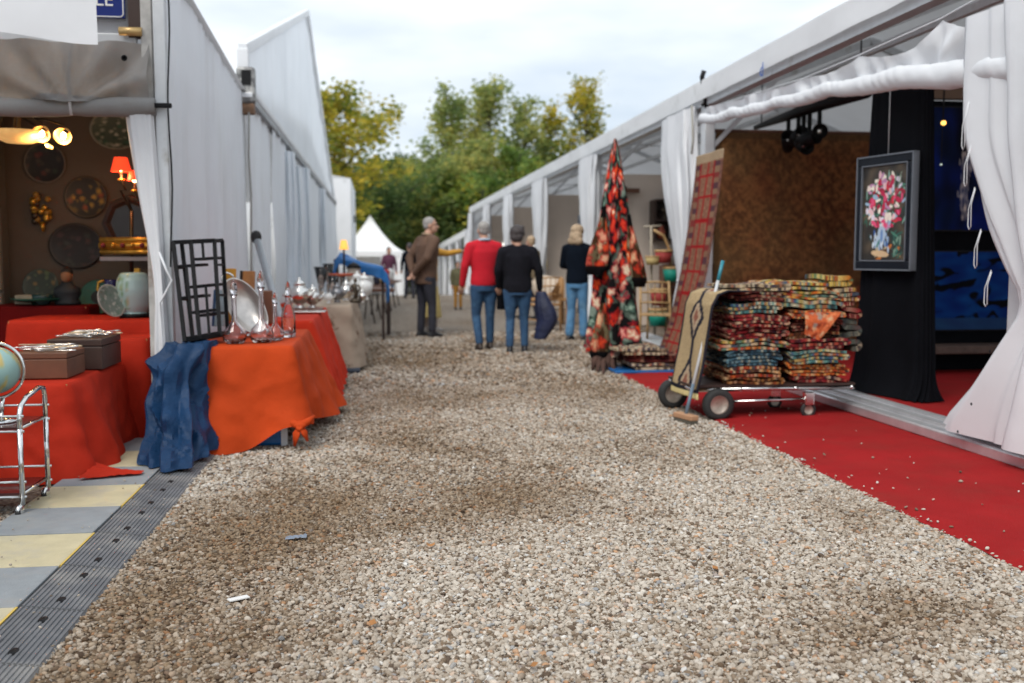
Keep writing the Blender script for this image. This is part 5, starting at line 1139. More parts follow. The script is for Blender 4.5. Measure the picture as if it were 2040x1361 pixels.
# painting of a vase of flowers
pc = (AX(1716, 320, 0.1) * 0 + AY(1772, 418, 7.72)); pn_ = Vector((-(P1 - P0).y, (P1 - P0).x, 0)).normalized() * -1
pn_ = Vector((-.975, -.22, 0)).normalized(); pr_ = Vector((.0, 0, 1)).cross(pn_).normalized() * 1
pr_ = Vector((.22, -.975, 0)).normalized()
pc = Vector((4.149, 7.735, 1.61)) + pn_ * .035
PW, PH = .65, .93
rs_ = np.random.default_rng(4); IMW, IMH = 110, 130; img = np.zeros((IMH, IMW, 3)); yy2, xx2 = np.mgrid[0:IMH, 0:IMW] / np.array([IMH, IMW]).reshape(2, 1, 1)
for y in range(IMH):
    for x in range(IMW): img[y, x] = mixc(hx('6a5a44'), hx('2c2824'), min(1, max(0, .5 + 1.1 * fz(x * .05, y * .05, 3) + (.35 if y > 60 else 0))))
def stroke(cx, cy, a, l_, w_, c):
    dx, dy = xx2 - cx, (yy2 - cy) * PH / PW; u_ = dx * math.cos(a) + dy * math.sin(a); v_ = -dx * math.sin(a) + dy * math.cos(a)
    m = ((u_ / l_) ** 2 + (v_ / w_) ** 2) < 1; img[m] = hx(c)
for k in range(14): stroke(.25 + .6 * rs_.random(), .8 + .2 * rs_.random(), rs_.random() * 3, .09, .03, rs_.choice(['c07030', '3a5a44', '5a3a24', 'd8a860', 'c0b090']))
for k in range(26): stroke(.68 + .2 * rs_.random(), .7 + .25 * rs_.random(), rs_.random() * 3, .08, .02, rs_.choice(['2c5c50', '4a7c6c', '1c3430', '7a9a88']))
for k in range(40): stroke(.42 + .1 * rs_.normal(), .78 + .05 * rs_.normal(), 1.6, .05, .018, rs_.choice(['b8cce0', '8aa8cc', 'd8e4ec', '3c64a8']))
stroke(.45, .72, 1.6, .13, .09, 'b4c8dc'); stroke(.45, .74, 1.6, .10, .03, '6c90c4'); stroke(.45, .62, 0, .09, .03, 'd4e0e8')
stroke(.42, .93, .1, .2, .05, 'd8b890')
for k in range(90): stroke(.5 + .25 * rs_.normal(), .38 + .17 * rs_.normal(), rs_.random() * 3.1, .06 + .04 * rs_.random(), .016, rs_.choice(['2c5c4c', '4c8a74', '88b4a4', '1c3c34']))
for k in range(120):
    g, q = rs_.random() * 6.28, rs_.random() ** .5; stroke(.5 + .44 * q * math.cos(g), .37 + .29 * q * math.sin(g), rs_.random() * 3.1, .04 + .035 * rs_.random(), .02 + .02 * rs_.random(), rs_.choice(['e8507c', 'c81c4c', 'f4e4d8', 'f0c8cc', 'd82c3c', 'f8f0e0', 'a81c3c', 'c890b8', 'e8e0f0', 'a0c0d8']))
for k in range(8): stroke(.6 + .25 * rs_.random(), .12 + .12 * rs_.random(), 1.2 + rs_.random(), .09, .008, '8c9c88')
fpn = empty('flower_painting', pc, 'framed painting of pink and white flowers in a blue vase', 'painting')
def canv(u, v): return pc + pr_ * (u - .5) * PW * .80 + Vector((0, 0, (.5 - v) * PH * .82)) + pn_ * .012
MB().grid(canv, IMW - 1, IMH - 1, col=lambda u, v: img[min(IMH - 1, int(v * (IMH - 1) + .5)), min(IMW - 1, int(u * (IMW - 1) + .5))]).build('canvas', VC, fpn)
FR = M('black_blue_frame', (.005, .008, .015), .35, var=.2, spec=.25); FRS = M('silvered_edge', (.20, .22, .25), .35, .4)
for (a0, a1, b0, b1) in ((-.5, .5, .5, .42), (-.5, .5, -.42, -.5)):
    MB().box(pc + Vector((0, 0, (b0 + b1) / 2 * PH)) , (PW, .05, abs(b0 - b1) * PH), Matrix((pr_, -pn_, Vector((0, 0, 1)))).transposed()).build('frame_side', FR, fpn, sm=False, bev=.012)
    MB().box(pc + Vector((0, 0, b0 * PH if b0 > 0 else b1 * PH)), (PW + .012, .062, .012), Matrix((pr_, -pn_, Vector((0, 0, 1)))).transposed()).build('frame_edge', FRS, fpn, sm=False)
    MB().box(pc + Vector((0, 0, (b1 if b0 > 0 else b0) * PH)), (PW * .82, .062, .010), Matrix((pr_, -pn_, Vector((0, 0, 1)))).transposed()).build('frame_edge', FRS, fpn, sm=False)
for s_ in (-1, 1):
    MB().box(pc + pr_ * s_ * .45 * PW, (.10 * PW, .048, PH * .84), Matrix((pr_, -pn_, Vector((0, 0, 1)))).transposed()).build('frame_side', FR, fpn, sm=False, bev=.01)
    MB().box(pc + pr_ * s_ * .5 * PW, (.012, .062, PH), Matrix((pr_, -pn_, Vector((0, 0, 1)))).transposed()).build('frame_edge', FRS, fpn, sm=False)
    MB().box(pc + pr_ * s_ * .405 * PW, (.010, .060, PH * .83), Matrix((pr_, -pn_, Vector((0, 0, 1)))).transposed()).build('frame_edge', FRS, fpn, sm=False)
MB().tube([pc + Vector((0, 0, PH / 2)) - pn_ * .01, pc + Vector((0, 0, 2.78 - pc.z)) - pn_ * .01], .004, 6).build('hanging_wire', M('pale_wire', (.5, .5, .52), .4), fpn)
# dark partition with two blue paintings, and the hanging brown rug behind
o = MB().box((6.5, 9.42, 1.45), (2.8, .08, 2.68)).build('partition', BLKCL, sm=False); tag(o, 'black partition at the back of the stall carrying blue paintings', 'partition')
o = MB().box((6.5, 9.40, 2.88), (2.8, .10, .14)).build('wooden_lintel', M('brown_lintel', (.16, .10, .06), .6), sm=False); tag(o, 'brown wooden lintel above the black partition', 'beam')
def blue1(u, v):
    c = mixc(hx('081e4a'), hx('0c2484'), min(1, max(0, .3 + u * .8 + .8 * fz(u * 4, v * 4, 2))));  c = mixc(c, hx('050810'), min(1, max(0, .75 - abs(u - .42) * 1.0 - .3 * v + .5 * fz(u * 7, v * 5, 8))))
    d = abs(u - (.44 + .10 * fz(v * 2.2, 0, 3) + .04 * fz(v * 9, 1, 3))); w_ = .035 + .04 * smooth(.2, .5, v) * (1.1 - v)
    if d < w_ * (1 + fz(u * 30, v * 14, 4)) and .08 < v < .92: c = mixc(c, hx('c8bcb4'), .95 * (.6 + .8 * fz(u * 40, v * 20, 1)) if v > .25 else .35)
    if u > .9 and .5 < v < .8: c = mixc(c, hx('4a4440'), .4)
    return c
def blue2(u, v):
    c = mixc(hx('06286e'), hx('0c4488'), min(1, max(0, .5 + .9 * fz(u * 5, v * 9, 5)))); k = fz(u * 4 + fz(u * 9, v * 9, 1), v * 9 + 2 * u, 9)
    return mixc(c, hx('03060e'), min(1, max(0, (k - .12) * 5))) if v < .85 else mixc(c, hx('3c4c5c'), .5)
for (x0, x1, z0_, z1_, fn, lab) in ((5.42, 6.32, 1.52, 2.72, blue1, 'dark blue abstract painting with a pale vertical streak'), (5.42, 6.45, .52, 1.30, blue2, 'blue abstract painting with black marks below the streaked one')):
    t = empty('abstract_painting', ((x0 + x1) / 2, 9.37, z0_), lab, 'painting')
    MB().grid(lambda u, v: (x0 + (x1 - x0) * u, 9.335, z1_ + (z0_ - z1_) * v), 90, 110, col=fn).build('canvas', M('oil_paint', vc=True, rough=.75, var=.1, spec=.12), t)
    MB().box(((x0 + x1) / 2, 9.358, (z0_ + z1_) / 2), (x1 - x0 + .03, .035, z1_ - z0_ + .03)).build('stretcher', BLACK, t, sm=False)
o = MB().box((5.95, 9.2, .34), (1.5, .30, .08)).build('bench_seat', M('worn_plank', (.10, .065, .05), .6, var=.4, vs=9), sm=False, bev=.01); tag(o, 'worn dark plank bench below the blue paintings', 'bench')
for x in (5.3, 6.6): MB().box((x, 9.2, .205), (.08, .26, .19)).build('leg', WOODD, o, sm=False)
for x, z_, e in ((5.47, 2.55, 10), (5.86, 2.53, 6), (5.46, 2.15, 2)):
    t = empty('spot_bulb', (x, 9.2, z_), 'small lit spot in front of the streaked painting, %s' % {2.55: 'the ring shaped orange one', 2.53: 'the tiny white one', 2.15: 'the lowest one'}[z_], 'lamp')
    MB().lathe([(.019 * e / 10 + .003, -.01), (.019 * e / 10 + .003, .012), (.016 * e / 10, .02), (.014 * e / 10, .02), (.014 * e / 10, -.008)], 16, (x, 9.2, z_), Matrix.Rotation(R(90), 3, 'X')).build('ring', lamp_emit('lit_ring', (1, .55, .12), e * .16) if e > 8 else lamp_emit('lit_dot', (.8, .95, .85), e * .07), t)
    MB().bar((x, 9.2, z_ + .01), (x, 9.2, 2.9), .006, .006).build('wire', BLACK, t, sm=False)
def oldrug(u, v):
    n_ = .25 * fz(u * 5, v * 5, 2) + .5 * fz(u * 26, v * 30, 5) + .8 * fz(u * 55, v * 60, 3) + .22 * math.sin(v * 70 + 2 * fz(u * 5, v, 1)) * math.sin(u * 60) + .12 * math.sin(u * 22) + .2 * (v - .4)
    c = mixc(hx('96643e'), hx('5c3c28'), min(1, max(0, .5 + 1.2 * n_))); c = mixc(c, hx('a08c60'), min(1, max(0, .7 * fz(u * 2.2 + 3, v * 2.4, 8) + .12))); 
    c = mixc(c, hx('8a4830'), min(.35, max(0, .6 * fz(u * 6 + 1, v * 6, 21))))
    if u > .80 and v > .72: c = mixc(c, hx('b8542c'), .6)
    if u > .91 or u < .03 or v < .03: c = mixc(c, hx('5c4a34'), .6)
    return c
hr = MB().grid(lambda u, v: (4.0 + 2.3 * u, 11.62 + .02 * fz(u * 3, v * 2, 1) + .015 * math.sin(9 * u) * v, 2.73 - 2.55 * v), 110, 120, col=oldrug).build('hanging_rug', VCR)
hr.modifiers.new('thick', 'SOLIDIFY').thickness = .012; tag(hr, 'worn brown rug hung as a wall behind the trolley', 'rug')
MB().tube([(3.98, 11.63, 2.75), (6.4, 11.63, 2.75)], .022, 8).build('hanging_rod', WOODB, hr)
o = MB().box((6.75, 11.75, 1.4), (4.6, .06, 2.6)).build('partition', BEIGE, sm=False); tag(o, 'beige partition on which the worn brown rug hangs', 'partition')
# spotlight truss
sp = empty('spotlight_track', (4.8, 11, 2.85), 'black lighting bar with clustered spotlights under the tent roof', 'light')
MB().tube([(4.8, 12.4, 2.90), (4.8, 11.2, 2.905), (4.8, 10.6, 2.925), (4.8, 9.45, 2.87)], [.03, .06, .085, .06], 10).build('bar', BLACK, sp)
for y in (9.6, 12.2): MB().bar((4.8, y, 2.9), (4.8, y, 3.5), .012, .012).build('hanger', BLACK, sp, sm=False)
for k, (px_, py_) in enumerate(((1570, 282), (1590, 272), (1612, 276), (1632, 262), (1600, 290))):
    c = AX(px_, py_, 4.8); m_ = Matrix.Rotation(R(60 + 12 * k), 3, 'X') @ Matrix.Rotation(R(20 * (k % 3 - 1)), 3, 'Y')
    h_ = MB().lathe([(.0001, -.15), (.06, -.15), (.075, -.06), (.085, .12), (.075, .12), (.065, .0), (.0001, -.03)], 14, c, m_).build('spot_head', BLACK, sp)
    MB().bar(c + Vector((0, 0, .03)), (4.8, c.y, 2.89), .03, .04).build('yoke', BLACK, sp, sm=False)
    MB().lathe([(.0001, .03), (.064, .03), (.064, .04)], 12, c, m_).build('lens', SILVER, h_)

# ------------------------------------------------------------------ other stalls
bs_ = empty('basket_stand', AY(1310, 655, 14.2), 'bamboo stand with red and green baskets on curved arms', 'stand')
def bp(x, y, Y=14.2): return AY(x, y, Y)
MB().tube([bp(1297, 450), bp(1298, 520), bp(1296, 600), bp(1303, 640), bp(1305, 690)], .02, 8).build('post', M('grey_bamboo', (.36, .31, .24), .6, var=.2), bs_)
MB().tube([bp(1302, 458), bp(1322, 470), bp(1335, 500), bp(1337, 545), bp(1330, 590), bp(1325, 640), bp(1335, 690)], .022, 8).build('arc', BAMB, bs_)
MB().tube([bp(1282, 452), bp(1318, 450)], .015, 8).build('finial', M('grey_bamboo', (.36, .31, .24)), bs_)
for (x, y, w_, h_, cc) in ((1322, 510, 40, 30, 'r'), (1300, 518, 34, 20, 'y'), (1338, 545, 40, 34, 'g'), (1312, 590, 38, 38, 'r'), (1310, 630, 44, 40, 'g')):
    c = bp(x, y, 14.1); s_ = 14.1 / 1983; mt = {'r': M('red_basket', (.30, .03, .025), .7, bump=.3, bs=80), 'g': M('green_basket', (.0, .25, .18), .6, bump=.3, bs=80), 'y': M('straw', (.5, .38, .16), .7)}[cc]
    MB().lathe([(.0001, -h_ * s_ * .5), (w_ * s_ * .36, -h_ * s_ * .5), (w_ * s_ * .46, h_ * s_ * .3), (w_ * s_ * .43, h_ * s_ * .3), (w_ * s_ * .33, -h_ * s_ * .4), (.0001, -h_ * s_ * .42)], 18, c).build('basket', mt, bs_)
    MB().lathe([(w_ * s_ * .45, h_ * s_ * .25), (w_ * s_ * .50, h_ * s_ * .32), (w_ * s_ * .46, h_ * s_ * .42), (w_ * s_ * .43, h_ * s_ * .32)], 18, c).build('rim', BAMB, bs_)
def chair(name, label, c, rz, mat, s_=1.):
    t = empty(name, c, label, 'chair'); m_ = Matrix.Rotation(rz, 3, 'Z'); c = Vector(c); w_ = lambda x, y, z: c + m_ @ Vector((x, y, z)) * s_
    for x in (-.22, .22):
        MB().tube([w_(x, -.2, 0), w_(x * .95, -.2, .44)], .018, 8).build('leg', mat, t); MB().tube([w_(x, .22, 0), w_(x * .95, .2, .45), w_(x * .9, .27, .92)], .018, 8).build('leg', mat, t)
        MB().tube([w_(x, -.2, .2), w_(x, .2, .2)], .012, 6).build('stretcher', mat, t)
    MB().box(w_(0, 0, .45), (.46 * s_, .44 * s_, .035), m_).build('seat', mat, t, sm=False, bev=.01)
    for z_ in (.62, .76, .9): MB().tube([w_(-.2, .24, z_), w_(0, .27, z_ + .01), w_(.2, .24, z_)], .014, 6).build('back_rail', mat, t)
    for x in (-.1, 0, .1): MB().tube([w_(x, .21, .47), w_(x, .255, .9)], .008, 6).build('spindle', mat, t)
chair('bamboo_chair', 'bamboo chair standing behind the kilim cone', GZ(1312, 690, 0), R(150), BAMB)
chair('wooden_chair', 'light wooden chair near the blonde shopper', (2.75, 16.6, 0), R(200), WOODL)
chair('wooden_chair', 'dark wooden chair deep inside the basket stall', (4.9, 15.8, 0), R(170), WOODD)
def shelf_unit(label, x0, x1, y, z0_, z1_, mat, n_):
    t = empty('shelf_unit', ((x0 + x1) / 2, y, z0_), label, 'shelf')
    for x in (x0, x1): MB().box((x, y, (z0_ + z1_) / 2), (.05, .3, z1_ - z0_)).build('side', mat, t, sm=False)
    for k in range(n_): MB().box(((x0 + x1) / 2, y, z0_ + (z1_ - z0_) * k / (n_ - 1)), (x1 - x0 - .052, .3, .035)).build('shelf', mat, t, sm=False)
    MB().box(((x0 + x1) / 2, y + .14, (z0_ + z1_) / 2), (x1 - x0 - .06, .02, z1_ - z0_ - .04)).build('back', mat, t, sm=False); return t
shelf_unit('dark wooden wall shelf hung on the beige partition of the basket stall', 4.85, 5.75, 17.35, 1.55, 2.25, WOODD, 3)
shelf_unit('brown cabinet standing in the basket stall', 5.0, 5.9, 17.2, .0, 1.1, WOODB, 3)
rj = random.Random(3); lab_i = 0
JARM = [M('coral', (.45, .09, .04), .4), PORC, M('dk', (.03, .03, .05), .5), M('green_glaze2', (.02, .16, .09), .3), BRONZE, M('straw', (.5, .38, .16), .7), SILVER, M('jar_red', (.22, .02, .03), .4)]
adj = ['coral', 'white', 'black', 'green', 'bronze', 'straw coloured', 'silver', 'dark red']
def jar(p, s_, k, where):
    v_ = rj.choice((0, 1, 2)); pr2 = ([(.05, 0), (.08, .08), (.09, .15), (.05, .22), (.06, .26)], [(.06, 0), (.03, .03), (.03, .12), (.1, .16), (.11, .2)], [(.07, 0), (.07, .2), (.03, .25), (.03, .33)])[v_]
    o = MB().lathe([(r_ * s_, z_ * s_) for r_, z_ in pr2], 16, p).build(('jar', 'footed_bowl', 'bottle')[v_], JARM[k]); tag(o, '%s %s %s' % (adj[k], ('jar', 'footed bowl', 'bottle')[v_], where), ('jar', 'bowl', 'bottle')[v_])
for k, (x, z_) in enumerate(((4.98, 1.57), (5.2, 1.57), (5.45, 1.57), (5.62, 1.57), (5.05, 1.92), (5.3, 1.92), (5.55, 1.92), (5.1, 2.27))):
    jar((x, 17.3, z_ + .002), .9, k % 8, ((('lowest and first', 'lowest, second', 'lowest, third', 'lowest, last', 'middle, first', 'middle, second', 'middle, last', 'alone on top')[k])) + ' on the dark wall shelf')
for k in range(4): jar((5.1 + .2 * k, 17.15, 1.12), 1.0, (k * 3 + 1) % 8, 'on the brown cabinet, %s along' % ('first', 'second', 'third', 'fourth')[k])
# wooden table with lamp shade and clutter by the second curtain
wt = empty('wooden_table', (3.05, 18.2, 0), 'light wooden table with a tilted pale lamp shade', 'table'); 
MB().box((3.05, 18.2, .47), (.9, .6, .035)).build('top', WOODL, wt, sm=False, bev=.006)
for x in (2.68, 3.42):
    for y in (17.98, 18.42): MB().box((x, y, .225), (.05, .05, .45)).build('leg', WOODL, wt, sm=False)
o = MB().lathe([(.30, -.17), (.13, .17), (.125, .17), (.29, -.17)], 24, (2.95, 18.0, .73), Matrix.Rotation(R(-55), 3, 'Y')).build('lamp_shade', M('ivory_shade', (.66, .56, .45), .8, trans=.3)); tag(o, 'pale conical lamp shade lying tilted on the light wooden table', 'lampshade')
o = MB().box((3.3, 18.3, .67), (.22, .2, .36)).build('wooden_stool_box', WOODL, sm=False, bev=.01); tag(o, 'light wooden box standing on the light wooden table', 'box')
bk = empty('fan_stand', (2.9, 20.4, 0), 'black metal stand with curved arms before the curtain', 'stand')
MB().tube([(2.9, 20.4, 0), (2.9, 20.4, 1.2)], .02, 8).build('post', BLACK, bk); 
for s_ in (-1, 1): MB().tube([(2.9, 20.4, .9), (2.9 + s_ * .2, 20.4, 1.05), (2.9 + s_ * .3, 20.4, 1.25)], .015, 6).build('arm', BLACK, bk); MB().tube([(2.9, 20.4, .03), (2.9 + s_ * .25, 20.3, .0)], .02, 6).build('foot', BLACK, bk)
o = MB().box((4.1, 20.0, 1.1), (.05, .5, 2.0)).build('folded_screen', M('navy_panel', (.008, .02, .05), .5), sm=False); tag(o, 'narrow dark navy screen beside the pale curtain', 'screen')
for k, (x, y, wd, d_, h) in enumerate(((4.6, 21.5, .9, .6, .8), (4.5, 26.2, .9, .6, .85), (4.6, 31.0, 1.0, .7, .8), (4.5, 37, 1, .7, .8), (3.5, 26.4, .7, .5, .6), (3.4, 32, .7, .5, .7))):
    w3 = ('in the second stall', 'in the third stall', 'in the fourth stall', 'in the last stall', 'before the third stall', 'before the fourth stall')[k]
    t = empty('stall_table', (x, y, 0), 'dark wooden table ' + w3, 'table'); g0 = ground_z(y)
    MB().box((x, y, h), (wd, d_, .04)).build('top', WOODD, t, sm=False)
    for a in (-1, 1):
        for b_ in (-1, 1): MB().box((x + a * wd * .45, y + b_ * d_ * .42, (h + g0) / 2), (.05, .05, h - g0 - .02)).build('leg', WOODD, t, sm=False)
    for q in range(3): jar((x - .28 + .27 * q, y - .1, h + .021), 1.3, (k * 3 + q * 2) % 8, 'on the dark table %s, %s' % (w3, ('nearest the lane', 'in the middle', 'farthest in')[q]))
def floor_lamp(label, x, y, lit):
    t = empty('floor_lamp', (x, y, 0), label, 'lamp'); g0 = ground_z(y)
    MB().tube([(x, y, g0), (x, y, g0 + .03), (x, y, 1.6)], [.14, .015, .012], 12).build('stand', BLACK, t)
    MB().lathe([(.24, 1.5), (.15, 1.82), (.145, 1.82), (.235, 1.5)], 20, (x, y, 0)).build('shade', lamp_emit('lit_white_shade', (.95, .9, .8), 1.1) if lit else M('ivory_shade', (.66, .56, .45), .8), t)
floor_lamp('lit white floor lamp in the third stall', 4.15, 25.6, True); floor_lamp('lit white floor lamp beside the first one', 4.5, 27.2, True); floor_lamp('lit white floor lamp in the fourth stall', 4.0, 30.6, True)
gb = empty('garden_lamp', (4.3, 16.9, 0), 'green glass lamp hung on the beige partition by the wooden beam', 'lamp')
MB().tube([(4.35, 17.4, 2.5), (4.35, 17.35, 1.7)], .03, 8).build('beam', WOODD, gb); MB().lathe([(.02, .25), (.09, .1), (.1, 0), (.05, -.05)], 14, (4.2, 17.3, 1.62)).build('bottle', M('green_glass_paint', (.0, .14, .05), .15), gb)
MB().box((4.35, 17.4, 2.42), (.5, .1, .08)).build('bracket', WOODB, gb, sm=False)

# ------------------------------------------------------------------ people
SKIN = M('skin', (.52, .29, .20), .55, var=.10, vs=14)
def capsule(m, p0, p1, r0, r1, n=12):
    p0, p1 = Vector(p0), Vector(p1); d = p1 - p0; L_ = max(d.length, 1e-4); d.normalize(); pts_, rs = [], []
    for a in (80, 55, 28): pts_.append(p0 - d * r0 * math.sin(R(a))); rs.append(r0 * math.cos(R(a)))
    pts_.append(p0); rs.append(r0); pts_.append(p1); rs.append(r1)
    for a in (28, 55, 80): pts_.append(p1 + d * r1 * math.sin(R(a))); rs.append(r1 * math.cos(R(a)))
    m.tube(pts_, rs, n)
def chain(m, pts_, rs):
    for i in range(len(pts_) - 1): capsule(m, pts_[i], pts_[i + 1], rs[i], rs[i + 1])
def loft(m, st, n=20):
    """stations (x, y, z, rx, ry)"""
    vs_ = []; fs = []
    for x, y, z, rx, ry in st:
        for k in range(n): a = 2 * math.pi * k / n; vs_.append((x + rx * math.cos(a), y + ry * math.sin(a), z))
    for i in range(len(st) - 1):
        for k in range(n): fs.append((i * n + k, i * n + (k + 1) % n, (i + 1) * n + (k + 1) % n, (i + 1) * n + k))
    fs.append(tuple(range(n - 1, -1, -1))); fs.append(tuple(range((len(st) - 1) * n, len(st) * n))); m.add(vs_, fs)
def skin(m, name, mat, parent, vox, it=6, fac=.5):
    o = m.build(name, mat, parent)
    r_ = o.modifiers.new('union', 'REMESH'); r_.mode = 'VOXEL'; r_.voxel_size = vox; r_.use_smooth_shade = True
    s_ = o.modifiers.new('soft', 'SMOOTH'); s_.iterations = it; s_.factor = fac; return o
def lean_pt(p, lean, fwd):
    z = p[2]; k = max(0, z - .9); return (p[0] + lean * k, p[1] + fwd * k, z)
def person(label, loc, rz, H, top, trousers, hair, shoes, arms, legs, lean=0., fwd=0., head_turn=0., head_tilt=0., build=1., hairstyle='short', top_len=.86, flare=1., skirt=None, collar=None, group=None):
    """1.75 m template facing +Y, scaled to H. arms: for each side (elbow, wrist) ; legs: for each side (knee, ankle)"""
    t = empty('person', (0, 0, 0), label, 'person', group); f = lambda p: lean_pt(p, lean, fwd); B = build
    hipz, shz = .93, 1.43
    # clothes: jumper or jacket
    m = MB(); st = [(0, 0, top_len, .175 * B, .125 * B), (0, 0, .95, .178 * B, .13 * B), (0, 0, 1.08, .165 * B, .122 * B), (0, .005, 1.22, .185 * B, .13 * B), (0, .0, 1.34, .195 * B, .125 * B), (0, -.01, 1.43, .165 * B, .095), (0, -.01, 1.49, .075, .07)]
    loft(m, [(*f((x, y, z)), a, b_) for x, y, z, a, b_ in st])
    for s_, (el, wr) in zip((-1, 1), arms):
        sh = f((s_ * .175 * B, -.01, shz - .03)); chain(m, [sh, f(el), f(wr)], [.075 * B, .056 * B, .044])
        capsule(m, f((s_ * .06, -.01, 1.45)), sh, .065, .072 * B)
    tp_ = skin(m, 'jumper' if collar is None else 'jacket', top, t, .013, 5)
    # trousers
    m = MB(); loft(m, [(*f((0, 0, .80)), .165 * B, .115 * B), (*f((0, 0, .90)), .172 * B, .12 * B), (*f((0, 0, 1.0)), .158 * B, .112 * B), (*f((0, 0, 1.04)), .15 * B, .105 * B)])
    for s_, (kn_, an) in zip((-1, 1), legs):
        hip = (s_ * .085 * B, 0, .86); chain(m, [hip, kn_, (an[0], an[1], an[2] + .03)], [.098 * B, .066, .056 * flare])
    skin(m, 'trousers', trousers, t, .013, 4)
    for s_, (kn_, an) in zip((-1, 1), legs):
        m = MB(); loft(m, [(an[0], an[1] + .05, an[2] - .08, .043, .125), (an[0], an[1] + .05, an[2] - .055, .048, .135), (an[0], an[1] + .035, an[2] - .03, .045, .11), (an[0], an[1], an[2], .042, .055), (an[0], an[1], an[2] + .04, .042, .046)])
        skin(m, 'shoe', shoes, t, .008, 2)
    # body: head, neck, hands in one surface with the core under the clothes
    m = MB(); RM = Matrix.Rotation(head_turn, 3, 'Z') @ Matrix.Rotation(head_tilt, 3, 'X'); hc = Vector(f((0, .02, 1.63)))
    hp = lambda x, y, z: hc + RM @ Vector((x, y, z))
    m.ell(hp(0, -.008, .03), (.076, .093, .09), 14, RM); m.ell(hp(0, .022, -.035), (.060, .072, .085), 12, RM); m.ell(hp(0, .045, -.085), (.036, .035, .03), 10, RM)
    capsule(m, hp(0, .082, .012), hp(0, .112, -.022), .009, .015); m.ell(hp(0, .088, -.062), (.027, .016, .008), 8, RM); m.ell(hp(0, .088, -.075), (.022, .014, .009), 8, RM)
    m.ell(hp(0, .079, .032), (.052, .018, .011), 8, RM)
    for s_ in (-1, 1): m.ell(hp(s_ * .077, -.005, -.008), (.010, .022, .033), 8, RM)
    capsule(m, f((0, -.02, 1.44)), hp(0, -.02, -.06), .058, .054)
    loft(m, [(*f((0, 0, .85)), .11, .07), (*f((0, 0, 1.1)), .10, .07), (*f((0, 0, 1.36)), .12, .06), (*f((0, -.01, 1.46)), .06, .05)])
    for s_, (el, wr) in zip((-1, 1), arms):
        e_, w_ = Vector(f(el)), Vector(f(wr)); d = (w_ - e_).normalized(); a_, b_, _ = frame(d, Vector((1, 0, 0)))
        chain(m, [f((s_ * .16, -.01, 1.40)), e_, w_], [.04, .03, .026]); c0 = w_ + d * .02; c1 = w_ + d * .085
        for q in (-.024, -.008, .008, .024): capsule(m, c0 + b_ * q * .6, c1 + b_ * q, .014, .013)
        for q, l_ in ((-.03, .062), (-.010, .078), (.010, .074), (.030, .056)):
            p1 = c1 + b_ * q + d * l_ * .5 + a_ * .006 * s_; capsule(m, c1 + b_ * q, p1, .009, .0085, 8); capsule(m, p1, p1 + d * l_ * .4 + a_ * .022 * s_, .0085, .0075, 8)
        p1 = c0 - b_ * .045 + d * .035; capsule(m, c0 - b_ * .02, p1, .012, .010, 8); capsule(m, p1, p1 + d * .035 + b_ * .006, .010, .008, 8)
    for s_, (kn_, an) in zip((-1, 1), legs): chain(m, [(s_ * .07, 0, .86), kn_, an], [.05, .035, .03])
    bd_ = skin(m, 'body', SKIN, t, .0075, 3, .4)
    for s_ in (-1, 1):
        e = MB(); e.ell(hp(s_ * .031, .083, .014), (.011, .008, .006), 8, RM); e.build('eye', M('eye', (.03, .025, .02), .2), bd_)
    # hair
    m = MB()
    if hairstyle == 'short':
        m.ell(hp(0, -.022, .047), (.087, .098, .088), 14, RM); m.ell(hp(0, -.05, -.005), (.078, .062, .075), 12, RM)
    elif hairstyle == 'crop':
        m.ell(hp(0, -.020, .043), (.082, .095, .086), 14, RM); m.ell(hp(0, -.048, -.002), (.074, .056, .066), 12, RM)
    elif hairstyle == 'full':
        m.ell(hp(0, -.02, .052), (.10, .108, .10), 14, RM); m.ell(hp(0, -.045, -.02), (.094, .075, .085), 12, RM)
        for k in range(14): m.ell(hp(.08 * math.cos(k), -.03 + .06 * math.sin(k * 2.1), .06 + .05 * math.sin(k * 1.3)), (.03, .03, .03), 8)
    else:
        m.ell(hp(0, -.02, .05), (.10, .108, .095), 14, RM); m.ell(hp(0, -.045, -.05), (.112, .085, .12), 12, RM); m.ell(hp(-.03, -.05, -.12), (.11, .07, .07), 10, RM); m.ell(hp(.05, -.04, -.12), (.09, .07, .07), 10, RM)
    skin(m, 'hair', hair, t, .010, 2)
    if collar is not None:
        m = MB(); c_ = Vector(f((0, -.01, 1.485))); m.tube([c_ + Vector((.075 * math.cos(a), .07 * math.sin(a) - .005, .012 - .012 * math.sin(a))) for a in np.linspace(0, 6.2832, 20)], .017, 8); m.build('collar', collar, t)
    if skirt is not None:
        m = MB(); loft(m, [(0, 0, .25, .24, .2), (0, 0, .6, .2, .16), (0, 0, .95, .16, .12)]); skin(m, 'skirt', skirt, t, .016)
    k = H / 1.75; t.scale = (k, k, k); t.rotation_euler = (0, 0, rz); t.location = loc
    return t
JEAN = M('blue_denim', (.022, .065, .14), .85, var=.3, vs=8, bump=.3, bs=18, stain=((.05, .13, .24), 5, .5, .7))
LJEAN = M('light_denim', (.075, .20, .36), .85, var=.25, vs=8, bump=.3, bs=18, stain=((.16, .32, .47), 5, .5, .72))
DJEAN = M('charcoal_trousers', (.030, .030, .042), .85, var=.25, vs=8, bump=.3, bs=18)
GREYH = M('grey_hair', (.33, .31, .29), .7, var=.3, vs=40, bump=.6, bs=90); DARKH = M('dark_grey_hair', (.055, .045, .045), .6, var=.35, vs=40, bump=.6, bs=90); BLOND = M('blonde_hair', (.42, .30, .19), .6, var=.35, vs=30, bump=.6, bs=80)
SHOEB = M('brown_shoes', (.03, .018, .012), .5); SHOEK = M('black_shoes', (.015, .015, .018), .5); SHOEW = M('pale_trainers', (.45, .42, .40), .6)
